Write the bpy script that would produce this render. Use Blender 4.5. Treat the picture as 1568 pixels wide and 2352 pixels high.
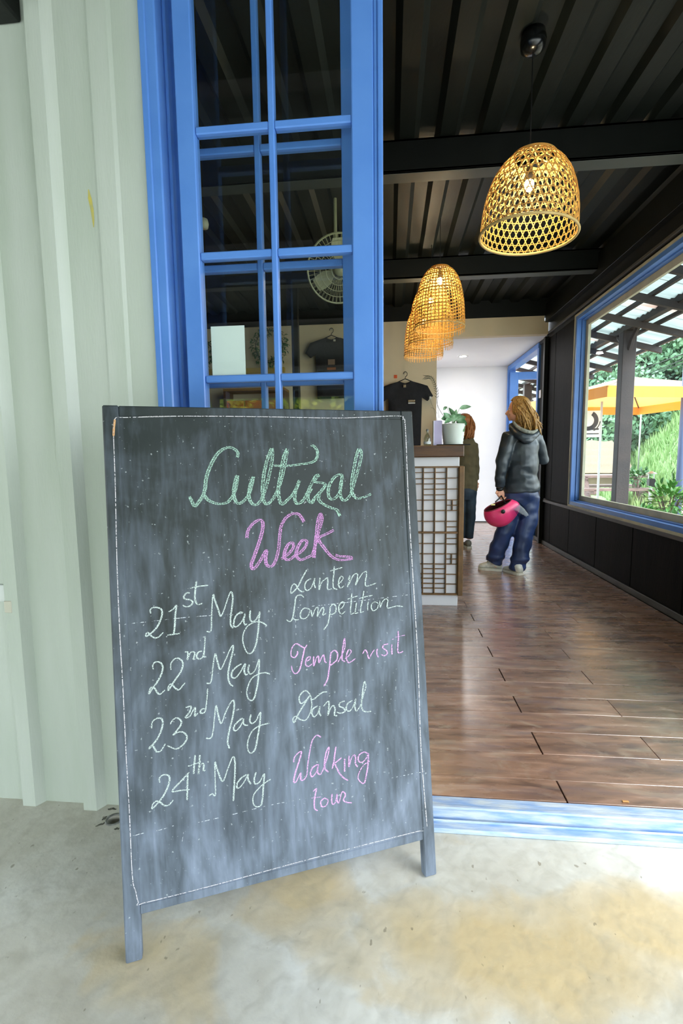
import bpy, bmesh, math, random
import numpy as np
from mathutils import Vector, Matrix, noise as mnoise
random.seed(7)
S = bpy.context.scene
for o in list(bpy.data.objects): bpy.data.objects.remove(o)
# ------------------------------------------------------------------ camera
F, PX, PY, YAW, PITCH, ROLL = 1115.07, 784.0, 1176.0, -0.1011, 0.1102, -0.0119
H = 1.17
def _rot(yaw, pitch, roll):
    cy, sy = math.cos(yaw), math.sin(yaw); cp, sp = math.cos(pitch), math.sin(pitch)
    f = Vector((sy, cy, 0)); r = Vector((cy, -sy, 0)); u = Vector((0, 0, 1))
    f2 = f*cp - u*sp; u2 = u*cp + f*sp
    cr, sr = math.cos(roll), math.sin(roll)
    return r*cr + u2*sr, -r*sr + u2*cr, f2
CR, CU, CF = _rot(YAW, PITCH, ROLL)
cam = bpy.data.cameras.new('camera'); camo = bpy.data.objects.new('camera', cam)
S.collection.objects.link(camo); S.camera = camo
camo.matrix_world = Matrix(((CR.x, CU.x, -CF.x, 0), (CR.y, CU.y, -CF.y, 0), (CR.z, CU.z, -CF.z, H), (0, 0, 0, 1)))
cam.sensor_fit = 'VERTICAL'; cam.sensor_height = 36.0; cam.lens = 36.0*F/2352.0
cam.clip_start = 0.02; cam.clip_end = 300
# measuring helpers: a photograph pixel -> the point where its sight line meets a known real plane
def ray(x, y): return CR*((x-PX)/F) - CU*((y-PY)/F) + CF
CAM = Vector((0, 0, H))
def onY(x, y, Y): d = ray(x, y); return CAM + d*(Y/d.y)
def onX(x, y, X): d = ray(x, y); return CAM + d*(X/d.x)
def onZ(x, y, Z): d = ray(x, y); return CAM + d*((Z-H)/d.z)
# ------------------------------------------------------------------ world, lights, exposure
W = bpy.data.worlds.new('world'); S.world = W; W.use_nodes = True
wn = W.node_tree.nodes; wl = W.node_tree.links
bg = wn['Background']; bg.inputs['Strength'].default_value = 6.5
tc = wn.new('ShaderNodeTexCoord'); sx = wn.new('ShaderNodeSeparateXYZ'); rp = wn.new('ShaderNodeValToRGB')
wl.new(tc.outputs['Generated'], sx.inputs[0]); wl.new(sx.outputs['Z'], rp.inputs[0]); wl.new(rp.outputs[0], bg.inputs[0])
rp.color_ramp.elements[0].position = 0.0; rp.color_ramp.elements[0].color = (0.92, 0.97, 1.0, 1)
rp.color_ramp.elements[1].position = 0.9; rp.color_ramp.elements[1].color = (0.72, 0.86, 1.0, 1)
S.view_settings.view_transform = 'Standard'; S.view_settings.look = 'None'
S.view_settings.gamma = 1; S.view_settings.use_curve_mapping = False
S.view_settings.exposure = 0.12
sun = bpy.data.lights.new('sun', 'SUN'); sun.energy = 3.0; sun.angle = math.radians(25); sun.color = (1, .97, .92)
suno = bpy.data.objects.new('sun', sun); S.collection.objects.link(suno); suno.rotation_euler = (math.radians(22), math.radians(34), 0)
# ------------------------------------------------------------------ colour + material helpers
def lin(c):
    return tuple((v/255/12.92 if v/255 <= .04045 else ((v/255+.055)/1.055)**2.4) for v in c) + (1,)
def mat(name, col, rough=.5, metal=0, spec=.5, col2=None, nscale=8, nstr=.5, bump=0, bscale=60, stretch=None, trans=0, emit=None, estr=0, alpha=1, rnd=0, sss=0, coords='Object', detail=4, ramp=(.35, .65)):
    m = bpy.data.materials.new(name); m.use_nodes = True
    N, L = m.node_tree.nodes, m.node_tree.links; p = N['Principled BSDF']
    p.inputs['Base Color'].default_value = lin(col); p.inputs['Roughness'].default_value = rough
    p.inputs['Metallic'].default_value = metal; p.inputs['Specular IOR Level'].default_value = spec
    p.inputs['Transmission Weight'].default_value = trans; p.inputs['Alpha'].default_value = alpha
    if emit: p.inputs['Emission Color'].default_value = lin(emit); p.inputs['Emission Strength'].default_value = estr
    t = N.new('ShaderNodeTexCoord'); mp = N.new('ShaderNodeMapping'); L.new(t.outputs[coords], mp.inputs[0])
    if stretch: mp.inputs['Scale'].default_value = stretch
    last = None
    if col2:
        n = N.new('ShaderNodeTexNoise'); n.inputs['Scale'].default_value = nscale; n.inputs['Detail'].default_value = detail
        L.new(mp.outputs[0], n.inputs[0]); r = N.new('ShaderNodeValToRGB')
        r.color_ramp.elements[0].position = ramp[0]; r.color_ramp.elements[1].position = ramp[1]
        r.color_ramp.elements[0].color = lin(col); r.color_ramp.elements[1].color = lin(col2)
        L.new(n.outputs[0], r.inputs[0]); last = r.outputs[0]
    if rnd:
        oi = N.new('ShaderNodeObjectInfo'); hs = N.new('ShaderNodeHueSaturation')
        mr = N.new('ShaderNodeMapRange'); mr.inputs['To Min'].default_value = 1-rnd; mr.inputs['To Max'].default_value = 1+rnd
        L.new(oi.outputs['Random'], mr.inputs[0]); L.new(mr.outputs[0], hs.inputs['Value'])
        if last: L.new(last, hs.inputs['Color'])
        else: hs.inputs['Color'].default_value = lin(col)
        last = hs.outputs[0]
    if last: L.new(last, p.inputs['Base Color'])
    if bump:
        n = N.new('ShaderNodeTexNoise'); n.inputs['Scale'].default_value = bscale; n.inputs['Detail'].default_value = 4
        L.new(mp.outputs[0], n.inputs[0]); b = N.new('ShaderNodeBump'); b.inputs['Strength'].default_value = bump; b.inputs['Distance'].default_value = .01
        L.new(n.outputs[0], b.inputs['Height']); L.new(b.outputs[0], p.inputs['Normal'])
    return m
def glassmat(name, tint=(235, 245, 240), rough=0.0, ior=1.45, gain=1.0):
    m = bpy.data.materials.new(name); m.use_nodes = True; N, L = m.node_tree.nodes, m.node_tree.links
    N.remove(N['Principled BSDF']); out = N['Material Output']
    tr = N.new('ShaderNodeBsdfTransparent'); tr.inputs[0].default_value = lin(tint)
    gl = N.new('ShaderNodeBsdfGlossy'); gl.inputs['Roughness'].default_value = rough
    lw = N.new('ShaderNodeLayerWeight'); lw.inputs[0].default_value = .5   # same on both sides of a thin pane
    pw_ = N.new('ShaderNodeMath'); pw_.operation = 'POWER'; pw_.inputs[1].default_value = 4.5; L.new(lw.outputs['Facing'], pw_.inputs[0])
    ad = N.new('ShaderNodeMath'); ad.operation = 'MULTIPLY_ADD'; ad.inputs[1].default_value = .9; ad.inputs[2].default_value = .07; L.new(pw_.outputs[0], ad.inputs[0])
    mu = N.new('ShaderNodeMath'); mu.operation = 'MULTIPLY'; mu.inputs[1].default_value = gain; mu.use_clamp = True
    mx = N.new('ShaderNodeMixShader'); L.new(ad.outputs[0], mu.inputs[0]); L.new(mu.outputs[0], mx.inputs[0])
    L.new(tr.outputs[0], mx.inputs[1]); L.new(gl.outputs[0], mx.inputs[2]); L.new(mx.outputs[0], out.inputs[0]); return m
M = {}
M['blue'] = mat('blue_paint', (78, 126, 200), .38, col2=(88, 136, 208), nscale=5, bump=.05, bscale=90)
M['blue_side'] = M['blue']
M['blue_worn'] = mat('worn_blue_paint', (140, 172, 214), .45, col2=(196, 206, 212), nscale=16, bump=.25, bscale=40, stretch=(.6, 3, 3))
M['wallpaint'] = mat('cream_green_paint', (176, 186, 174), .5, col2=(186, 194, 185), nscale=2.5, bump=.12, bscale=45, stretch=(4, 4, .6))
M['beige'] = mat('beige_putty', (190, 185, 160), .6, col2=(170, 168, 148), nscale=9)
M['black'] = mat('black_metal', (11, 14, 12), .45, spec=.3, col2=(15, 18, 16), nscale=6, bump=.05)
M['ceil'] = mat('black_corrugated_paint', (12, 17, 13), .5, spec=.3, col2=(18, 23, 19), nscale=7, bump=.1, stretch=(1, .3, 1))
M['blackpanel'] = mat('dark_varnished_panel', (9, 11, 11), .55, spec=.06, col2=(20, 19, 17), nscale=3, bump=.15, bscale=30, stretch=(5, 5, .5))
M['greytrim'] = mat('grey_trim', (66, 66, 64), .5, col2=(78, 76, 72), nscale=8)
M['cream'] = mat('cream_wall', (212, 196, 164), .75, col2=(220, 205, 176), nscale=2, bump=.06)
M['white'] = mat('white_wall', (222, 222, 226), .7, col2=(228, 228, 230), nscale=2, bump=.04)
M['wood_dark'] = mat('dark_brown_wood', (74, 48, 26), .45, col2=(96, 64, 32), nscale=6, stretch=(1, 8, 8), bump=.15)
M['wood_mid'] = mat('brown_lattice_wood', (98, 72, 38), .5, col2=(124, 88, 44), nscale=14, bump=.1)
M['glass'] = glassmat('clear_glass', (240, 246, 243), gain=1.0)
M['glass_big'] = glassmat('window_glass', (240, 248, 246), gain=.3)
M['paper'] = mat('white_paper', (226, 234, 234), .8, col2=(220, 228, 228), nscale=4)
M['dark_cloth'] = mat('black_cotton', (22, 23, 28), .9, col2=(30, 31, 36), nscale=14, bump=.3, bscale=25)
M['cord'] = mat('black_cord', (14, 14, 14), .5)
M['bamboo'] = mat('golden_bamboo', (192, 146, 66), .5, col2=(214, 172, 88), nscale=30, bump=.1)
M['bamboo2'] = mat('amber_bamboo', (200, 140, 52), .55, col2=(222, 168, 72), nscale=30, bump=.1)
M['bamboo_rim'] = mat('pale_bamboo_rim', (190, 160, 96), .5, col2=(206, 178, 112), nscale=20, bump=.1)
M['bulb'] = mat('glowing_bulb', (255, 230, 170), .3, emit=(255, 214, 140), estr=60)
M['downlight'] = mat('downlight_lens', (255, 250, 240), .3, emit=(255, 246, 232), estr=30)
M['steel'] = mat('grey_steel', (150, 152, 150), .4, metal=.6)
M['leaf'] = mat('green_leaf', (58, 110, 50), .5, col2=(98, 152, 66), nscale=3)
M['leaf_dark'] = mat('deep_green_leaf', (40, 84, 46), .45, col2=(66, 116, 58), nscale=8)
M['skin'] = mat('skin', (214, 152, 122), .5, col2=(222, 164, 134), nscale=20)
def thinmat(name, col, tcol, f=.4):
    m = bpy.data.materials.new(name); m.use_nodes = True; N, L = m.node_tree.nodes, m.node_tree.links; p = N['Principled BSDF']
    p.inputs['Base Color'].default_value = lin(col); p.inputs['Roughness'].default_value = .5
    tl = N.new('ShaderNodeBsdfTranslucent'); tl.inputs[0].default_value = lin(tcol); mx = N.new('ShaderNodeMixShader'); mx.inputs[0].default_value = f
    L.new(p.outputs[0], mx.inputs[1]); L.new(tl.outputs[0], mx.inputs[2]); L.new(mx.outputs[0], N['Material Output'].inputs[0]); return m
M['bamboo'] = thinmat('golden_bamboo', (196, 156, 80), (220, 170, 74), .2)
M['bamboo2'] = thinmat('amber_bamboo', (200, 150, 66), (226, 172, 76), .1)
# ------------------------------------------------------------------ object helpers
COL = S.collection
WORLD = {}   # thing -> world base, for parts drawn in world coordinates
def tag(o, label=None, cat=None, group=None, kind=None):
    if label: o['label'] = label
    if cat: o['category'] = cat
    if group: o['group'] = group
    if kind: o['kind'] = kind
    return o
def thing(name, label, cat, loc=(0, 0, 0), rot=None, group=None):
    o = bpy.data.objects.new(name, None); COL.objects.link(o); o.empty_display_size = .05; o.location = loc
    if rot is not None: o.rotation_euler = rot
    else: WORLD[o.name] = Vector(loc)
    return tag(o, label, cat, group)
def emit(name, verts, faces, m, parent=None, smooth=False, mi=None, local=False):
    me = bpy.data.meshes.new(name)
    off = WORLD.get(parent.name, Vector()) if (parent is not None and not local) else Vector()
    me.from_pydata([tuple(Vector(v)-off) for v in verts], [], faces)
    ms = m if isinstance(m, (list, tuple)) else [m]
    for x in ms: me.materials.append(x)
    if mi: me.polygons.foreach_set('material_index', mi)
    if smooth: me.polygons.foreach_set('use_smooth', [True]*len(me.polygons))
    me.update()
    o = bpy.data.objects.new(name, me); COL.objects.link(o)
    if parent is not None:
        o.parent = parent
        WORLD[o.name] = off
    return o
class MB:
    def __init__(s): s.v = []; s.f = []; s.sm = []
    def add(s, v, f): n = len(s.v); s.v += [Vector(a) for a in v]; s.f += [tuple(i+n for i in q) for q in f]; return s
    def box(s, a, b, ch=0.0, T=None):
        a = Vector(a); b = Vector(b); lo = Vector([min(a[i], b[i]) for i in range(3)]); hi = Vector([max(a[i], b[i]) for i in range(3)])
        if ch <= 0:
            v = [Vector((x, y, z)) for z in (lo.z, hi.z) for y in (lo.y, hi.y) for x in (lo.x, hi.x)]
            f = [(0, 2, 3, 1), (4, 5, 7, 6), (0, 1, 5, 4), (2, 6, 7, 3), (0, 4, 6, 2), (1, 3, 7, 5)]
        else:
            ch = min(ch, min(hi-lo)*.45)
            bm = bmesh.new(); bmesh.ops.create_cube(bm, size=1)
            for q in bm.verts: q.co = Vector([(lo[i]+hi[i])/2 + q.co[i]*(hi[i]-lo[i]) for i in range(3)])
            bmesh.ops.bevel(bm, geom=bm.edges[:], offset=ch, segments=1, affect='EDGES')
            bm.verts.index_update(); v = [q.co.copy() for q in bm.verts]; f = [tuple(q.index for q in w.verts) for w in bm.faces]; bm.free()
        if T: v = [T @ q for q in v]
        return s.add(v, f)
    def tube(s, pts, r, n=8, cap=True, closed=False):
        pts = [Vector(p) for p in pts]; k = len(pts)
        rr = r if isinstance(r, (list, tuple)) else [r]*k
        v = []; f = []; prev = None
        for i, p in enumerate(pts):
            if closed: t = pts[(i+1) % k]-pts[i-1]
            else: t = pts[min(i+1, k-1)]-pts[max(i-1, 0)]
            t.normalize()
            if prev is None:
                a = Vector((0, 0, 1)) if abs(t.z) < .9 else Vector((1, 0, 0)); u = t.cross(a).normalized()
            else: u = (prev - t*prev.dot(t)).normalized()
            prev = u; w = t.cross(u)
            ra = rr[i] if isinstance(rr[i], (list, tuple)) else (rr[i], rr[i])
            for j in range(n):
                a = 2*math.pi*j/n; v.append(p + u*math.cos(a)*ra[0] + w*math.sin(a)*ra[1])
        m = k if closed else k-1
        for i in range(m):
            for j in range(n):
                a = i*n+j; b = i*n+(j+1) % n; c = ((i+1) % k)*n+(j+1) % n; d = ((i+1) % k)*n+j; f.append((a, b, c, d))
        if cap and not closed: f.append(tuple(range(n-1, -1, -1))); f.append(tuple((k-1)*n+j for j in range(n)))
        return s.add(v, f)
    def lathe(s, prof, c, n=24, T=None):
        c = Vector(c); v = []; f = []; k = len(prof)
        for (r, z) in prof:
            for j in range(n):
                a = 2*math.pi*j/n; q = Vector((r*math.cos(a), r*math.sin(a), z)); v.append((T @ q if T else q)+c)
        for i in range(k-1):
            for j in range(n): f.append((i*n+j, i*n+(j+1) % n, (i+1)*n+(j+1) % n, (i+1)*n+j))
        return s.add(v, f)
    def ell(s, c, r, n=16, m=10, T=None):
        prof = []; v = []; f = []; c = Vector(c)
        for i in range(m+1):
            t = math.pi*i/m
            for j in range(n):
                a = 2*math.pi*j/n; q = Vector((r[0]*math.sin(t)*math.cos(a), r[1]*math.sin(t)*math.sin(a), r[2]*math.cos(t)))
                v.append((T @ q if T else q)+c)
        for i in range(m):
            for j in range(n): f.append((i*n+j, (i+1)*n+j, (i+1)*n+(j+1) % n, i*n+(j+1) % n))
        return s.add(v, f)
    def quadleaf(s, c, d, side, l, w):
        c = Vector(c); s.add([c, c+d*l*.5+side*w*.5, c+d*l, c+d*l*.5-side*w*.5], [(0, 1, 2, 3)]); return s
    def emit(s, name, m, parent=None, smooth=False, **k):
        return emit(name, s.v, s.f, m, parent, smooth, **k)
def bx(name, a, b, m, parent=None, ch=.002, **k): return MB().box(a, b, ch).emit(name, m, parent, **k)
def struct(o): o['kind'] = 'structure'; return o
def fuse(name, mb, voxel, m, parent, noise_amp=0, nfreq=8, smooth_it=4, fold=None):
    o = mb.emit(name, m, parent); 
    r = o.modifiers.new('r', 'REMESH'); r.mode = 'VOXEL'; r.voxel_size = voxel
    s = o.modifiers.new('s', 'SMOOTH'); s.iterations = smooth_it; s.factor = .5
    dg = bpy.context.evaluated_depsgraph_get(); me = bpy.data.meshes.new_from_object(o.evaluated_get(dg))
    o.modifiers.clear(); old = o.data; o.data = me; me.name = name; bpy.data.meshes.remove(old)
    if noise_amp:
        n = len(me.vertices); nr = [v.normal.copy() for v in me.vertices]
        for i, v in enumerate(me.vertices):
            c = v.co
            d = mnoise.noise(Vector((c.x*nfreq, c.y*nfreq, c.z*nfreq*1.6))) + .5*mnoise.noise(Vector((c.x*nfreq*2.3+5, c.y*nfreq*2.3, c.z*nfreq*3)))
            if fold: d += fold(c+WORLD.get(parent.name, Vector()))
            v.co = c + nr[i]*d*noise_amp
    me.polygons.foreach_set('use_smooth', [True]*len(me.polygons))
    if not me.materials: me.materials.append(m)
    return o
def smoothpts(p, k=4):
    p = [Vector(q) for q in p]; out = []
    if len(p) < 3: return p
    for i in range(len(p)-1):
        a = p[max(i-1, 0)]; b = p[i]; c = p[i+1]; d = p[min(i+2, len(p)-1)]
        for j in range(k):
            t = j/k; out.append(.5*((2*b)+(c-a)*t+(2*a-5*b+4*c-d)*t*t+(3*b-a-3*c+d)*t**3))
    out.append(p[-1]); return out
# ------------------------------------------------------------------ main planes
HF = .056                      # inner floor
YF = 1.455                     # face of the outer wall
XR = 1.93; XL = -3.0           # right and left inner walls
YS = 6.33; YB = 8.42           # cream wall / far white wall
ZC = 3.03                      # underside of the corrugated ceiling
ZB = 2.85                      # underside of the beams
# ------------------------------------------------------------------ outside floor (concrete) with the pipe hole
mc = bpy.data.materials.new('stained_concrete'); mc.use_nodes = True
N, L = mc.node_tree.nodes, mc.node_tree.links; p = N['Principled BSDF']; t = N.new('ShaderNodeTexCoord')
def nz(sc, det=5, stretch=None, dist=0):
    n = N.new('ShaderNodeTexNoise'); n.inputs['Scale'].default_value = sc; n.inputs['Detail'].default_value = det; n.inputs['Distortion'].default_value = dist
    if stretch:
        mp = N.new('ShaderNodeMapping'); mp.inputs['Scale'].default_value = stretch[:3]
        if len(stretch) > 3: mp.inputs['Location'].default_value = stretch[3:]
        L.new(t.outputs['Object'], mp.inputs[0]); L.new(mp.outputs[0], n.inputs[0])
    else: L.new(t.outputs['Object'], n.inputs[0])
    return n.outputs[0]
def ramp(src, stops):
    r = N.new('ShaderNodeValToRGB'); e = r.color_ramp.elements
    e[0].position, e[0].color = stops[0][0], stops[0][1]; e[1].position, e[1].color = stops[-1][0], stops[-1][1]
    for s_ in stops[1:-1]: q = e.new(s_[0]); q.color = s_[1]
    L.new(src, r.inputs[0]); return r.outputs[0]
def mix(f_, a, b, mode='MIX'):
    m_ = N.new('ShaderNodeMix'); m_.data_type = 'RGBA'; m_.blend_type = mode
    for sock, val in ((m_.inputs[0], f_), (m_.inputs[6], a), (m_.inputs[7], b)):
        if isinstance(val, (int, float)): sock.default_value = val
        elif isinstance(val, tuple): sock.default_value = val
        else: L.new(val, sock)
    return m_.outputs[2]
G = lambda v: (v, v, v, 1)
base = ramp(nz(1.7, 6, dist=.6), [(.34, lin((186, 181, 166))), (.46, lin((206, 203, 190))), (.58, lin((220, 219, 210))), (.68, lin((232, 234, 230)))])
def blot(px, py, r, sy=1.0):    # a soft patch on the slab where a stain spread
    c = onZ(px, py, 0); mp = N.new('ShaderNodeMapping'); mp.vector_type = 'POINT'
    mp.inputs['Location'].default_value = (-c.x/r, -c.y/(r*sy), 0); mp.inputs['Scale'].default_value = (1/r, 1/(r*sy), 1); L.new(t.outputs['Object'], mp.inputs[0])
    g = N.new('ShaderNodeTexGradient'); g.gradient_type = 'SPHERICAL'; L.new(mp.outputs[0], g.inputs[0]); return g.outputs[0]
def mth(a, b, op):
    m_ = N.new('ShaderNodeMath'); m_.operation = op
    for s_, v_ in ((m_.inputs[0], a), (m_.inputs[1], b)):
        if isinstance(v_, (int, float)): s_.default_value = v_
        else: L.new(v_, s_)
    return m_.outputs[0]
bl = mth(mth(blot(1180, 2190, .55, .42), blot(690, 2060, .24, .8), 'MAXIMUM'), mth(blot(1500, 2120, .3, .6), mth(blot(330, 2200, .3, .7), .55, 'MULTIPLY'), 'MAXIMUM'), 'MAXIMUM')
ochre = mix(ramp(mth(mth(bl, .55, 'MULTIPLY'), mth(nz(3.4, 8, (1.2, 1.2, 1), .5), .8, 'MULTIPLY'), 'ADD'), [(.50, G(0)), (.58, G(.4)), (.78, G(.75))]), base, lin((198, 172, 116)))
mid = mix(ramp(nz(5.5, 9, None, 1.6), [(.45, G(0)), (.58, G(.16)), (.72, G(.34))]), ochre, lin((166, 158, 136)))
fine = mix(ramp(nz(17, 9, None, .8), [(.48, G(0)), (.68, G(.26))]), mid, lin((150, 144, 126)))
spots = mix(ramp(nz(48, 2, (1, .6, 1)), [(.70, G(0)), (.74, G(.6))]), fine, lin((122, 112, 90)))
L.new(spots, p.inputs['Base Color']); L.new(ramp(nz(4, 4), [(.3, G(.35)), (.7, G(.6))]), p.inputs['Roughness'])
b_ = N.new('ShaderNodeBump'); b_.inputs['Strength'].default_value = .25; b_.inputs['Distance'].default_value = .01
L.new(nz(30, 6), b_.inputs['Height']); L.new(b_.outputs[0], p.inputs['Normal'])
hole = onZ(262, 1883, 0)
bm = bmesh.new()
oc = [bm.verts.new(v) for v in ((-9, -6.5, 0), (9, -6.5, 0), (9, YF+.06, 0), (-9, YF+.06, 0))]
ring = [bm.verts.new((hole.x+.021*math.cos(a*math.pi/10), hole.y+.019*math.sin(a*math.pi/10), 0)) for a in range(20)]
ed = [bm.edges.new((oc[i], oc[(i+1) % 4])) for i in range(4)] + [bm.edges.new((ring[i], ring[(i+1) % 20])) for i in range(20)]
bmesh.ops.triangle_fill(bm, edges=ed, use_beauty=True)
for q in list(bm.faces):
    if all(v in ring for v in q.verts): bm.faces.remove(q)
low = [bm.verts.new((v.co.x, v.co.y, -.07)) for v in ring]
for i in range(20): bm.faces.new((ring[i], ring[(i+1) % 20], low[(i+1) % 20], low[i]))
bm.faces.new(low); bmesh.ops.recalc_face_normals(bm, faces=bm.faces)
for q in bm.faces:
    if abs(q.normal.z) > .9 and q.normal.z < 0 and q.verts[0].co.z > -.01: q.normal_flip()
me = bpy.data.meshes.new('floor'); bm.to_mesh(me); bm.free(); me.materials.append(mc)
fo = bpy.data.objects.new('floor', me); COL.objects.link(fo); struct(fo)
rimm = mat('pipe_plastic', (150, 152, 146), .5, col2=(90, 90, 84), nscale=60)
MB().lathe([(.021, -.06), (.021, .003), (.026, .004), (.028, .0005)], hole, 20).emit('pipe_collar', rimm, fo, smooth=True)
chip = mat('dark_chipped_mortar', (58, 60, 54), .9, col2=(120, 118, 106), nscale=80)
for cx, cy, l_, a_ in ((233, 1893, .035, .6), (258, 1858, .03, .1), (268, 1904, .016, .3), (240, 1880, .02, 1.2)):
    c_ = onZ(cx, cy, 0); pts = []
    mb = MB(); n_ = 9
    for i in range(n_):
        tt = i/(n_-1)-.5; w_ = .0045*(1-abs(tt)*1.8)*(.6+random.random()*.8)+.0006
        q = c_+Vector((math.cos(a_), math.sin(a_), 0))*tt*l_+Vector((-math.sin(a_), math.cos(a_), 0))*random.uniform(-.003, .003)
        sd = Vector((-math.sin(a_), math.cos(a_), 0))*w_
        pts += [q-sd, q+sd]
    mb.add([Vector((v.x, v.y, .0012)) for v in pts]+[Vector((v.x, v.y, 0)) for v in pts],
           [(2*i, 2*i+2, 2*i+3, 2*i+1) for i in range(n_-1)]+[(2*i, 2*i+2*n_, 2*i+2+2*n_, 2*i+2) for i in range(n_-1)]+[(2*i+1, 2*i+3, 2*i+3+2*n_, 2*i+1+2*n_) for i in range(n_-1)])
    mb.emit('chipped_crack', chip, fo)
# ------------------------------------------------------------------ outer wall, left of the doors (folded steel)
prof = []   # (x, y) outer face
def rib(x0, x1, d, s): return [(x0, 0), (x0+s, -d), (x1-s, -d), (x1, 0)]
xs = [(-9.0, 0)]
x = -1.272-.235*14
while x < -1.3:
    xs += rib(x, x+.082, .028, .016); x += .235
xs += rib(-1.270, -1.188, .03, .018) + rib(-1.048, -.966, .032, .018) + rib(-.868, -.79, .007, .01)
xs += [(-.69, 0), (-.69, .10)]
xs.sort(key=lambda q: 0)
vv = [(a, YF+b, z) for z in (-.0, 3.2) for a, b in xs]; n_ = len(xs)
wf = emit('wall_front', vv, [(i, i+1, n_+i+1, n_+i) for i in range(n_-1)], M['wallpaint']); struct(wf)
MB().box((-.703, YF-.004, 0), (-.69, YF+.0, 2.78), .002).emit('beige_edge_bead', M['wallpaint'], wf)
# inner lining of the front wall and the part over the doors
struct(bx('wall_front_lining', (XL, YF+.10, 0), (-.70, YF+.14, ZC+.1), M['black']))
struct(bx('wall_front_header', (-.69, YF, 2.80), (XR+.1, YF+.12, 3.2), M['black']))
# rusty streak is a mark on the wall paint; screws, latch bracket and dark box at the left
scr = mat('screw_metal', (110, 112, 108), .4, metal=.5)
for cx, cy in ((37, 1462), (9, 1436)):
    c_ = onY(cx, cy, YF-.03 if cx > 20 else YF); MB().lathe([(.0, -.004), (.004, -.004), (.006, 0)], (c_.x, c_.y, c_.z), 10, Matrix.Rotation(math.radians(90), 3, 'X')).emit('screw', scr, wf)
a_ = onY(-12, 1345, YF-.02); b_2 = onY(17, 1384, YF-.02)
lb = thing('latch_bracket', 'small pale latch bracket fixed on the pale ribbed wall at the left', 'bracket', (a_.x, YF, b_2.z))
bx('plate', (a_.x, YF-.012, b_2.z), (b_2.x, YF+.0, a_.z), mat('pale_bracket', (205, 210, 208), .4), lb)
a2 = onY(3, 1382, YF-.04); b2_ = onY(23, 1410, YF-.04)
bx('bolt', (a2.x, YF-.032, b2_.z), (b2_.x, YF-.008, a2.z), mat('bracket_bolt', (190, 188, 172), .4), lb)
a_ = onY(-20, -10, YF-.04); b_2 = onY(27, 26, YF-.04)
db = bx('wall_box', (a_.x-.2, YF-.09, b_2.z), (b_2.x, YF, b_2.z+.2), M['black'], ch=.006); tag(db, 'black box on the ribbed wall in the top left corner', 'box')
# yellow paint smear, a flat mark on the wall
sm = mat('yellow_paint_smear', (190, 178, 84), .7, col2=(170, 168, 110), nscale=60)
c0 = [onY(x_, y_, YF-.0008) for x_, y_ in ((203, 435), (206, 455), (211, 480), (214, 505), (215, 522))]
mb = MB(); ws = [.001, .0055, .005, .0035, .001]
mb.add([c0[i]+Vector((sg*ws[i], 0, 0)) for i in range(5) for sg in (-1, 1)], [(2*i, 2*i+1, 2*i+3, 2*i+2) for i in range(4)])
mb.emit('paint_smear', sm, wf)
# ------------------------------------------------------------------ sliding doors, frame, sill
BL = M['blue']
fr = bx('trim_1', (-.69, YF-.012, 0), (-.655, YF+.20, 2.80), BL, ch=.004); struct(fr)
bx('frame_lip', (-.703, YF-.016, 0), (-.683, YF-.002, 2.80), BL, fr, ch=.003)
bx('frame_bead', (-.655, YF+.035, 0), (-.645, YF+.055, 2.80), BL, fr)
struct(bx('trim_2', (-.69, YF-.012, 2.72), (XR, YF+.20, 2.80), BL, ch=.004))
struct(bx('trim_3', (XR-.05, YF-.012, 0), (XR, YF+.20, 2.80), BL, ch=.004))
def sash(name, x0, x1, y, stl, strr, munx, zr, zt=2.72, zb=.075, th=.04, gl=True, lab=None):
    d = bpy.data.objects.new(name, None); COL.objects.link(d); d.location = (x0, y, zb); WORLD[d.name] = Vector(d.location); d['kind'] = 'structure'
    bx('stile', (x0, y, zb), (x0+stl, y+th, zt), BL, d, ch=.003)
    bx('stile', (x1-strr, y, zb), (x1, y+th, zt), BL, d, ch=.003)
    bx('rail', (x0+stl, y+.002, zb), (x1-strr, y+th-.002, zb+.12), BL, d, ch=.003)
    bx('rail', (x0+stl, y+.002, zt-.07), (x1-strr, y+th-.002, zt), BL, d, ch=.003)
    bx('muntin', (munx-.0085, y+.004, zb+.12), (munx+.0085, y+th-.004, zt-.07), BL, d, ch=.003)
    zz = [zb+.12]+sorted(zr)+[zt-.07]
    for z in zr:
        bx('muntin', (x0+stl, y+.006, z-.0105), (munx-.0085, y+th-.006, z+.0105), BL, d, ch=.003)
        bx('muntin', (munx+.0085, y+.006, z-.0105), (x1-strr, y+th-.006, z+.0105), BL, d, ch=.003)
    if gl:
        for (a, b) in ((x0+stl, munx-.0085), (munx+.0085, x1-strr)):
            for i in range(len(zz)-1):
                lo = zz[i]+(.0105 if i else 0); hi = zz[i+1]-(.0105 if i < len(zz)-2 else 0)
                emit('pane', [(a, y+th/2, lo), (b, y+th/2, lo), (b, y+th/2, hi), (a, y+th/2, hi)], [(0, 1, 2, 3)], M['glass'], d)
    return d
ZR = [2.106, 1.765, 1.412, 1.06, .71, .36]
d1 = sash('door_1', -.607, -.046, YF-.01, .052, .060, -.333, ZR)
bx('edge_strip', (-.046, YF-.006, .075), (-.034, YF+.026, 2.72), BL, d1, ch=.003)
bx('edge_strip', (-.034, YF-.012, .075), (-.020, YF+.034, 2.72), BL, d1, ch=.003)
d2 = sash('door_2', -.672, -.098, YF+.085, .06, .046, -.401, ZR)
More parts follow.
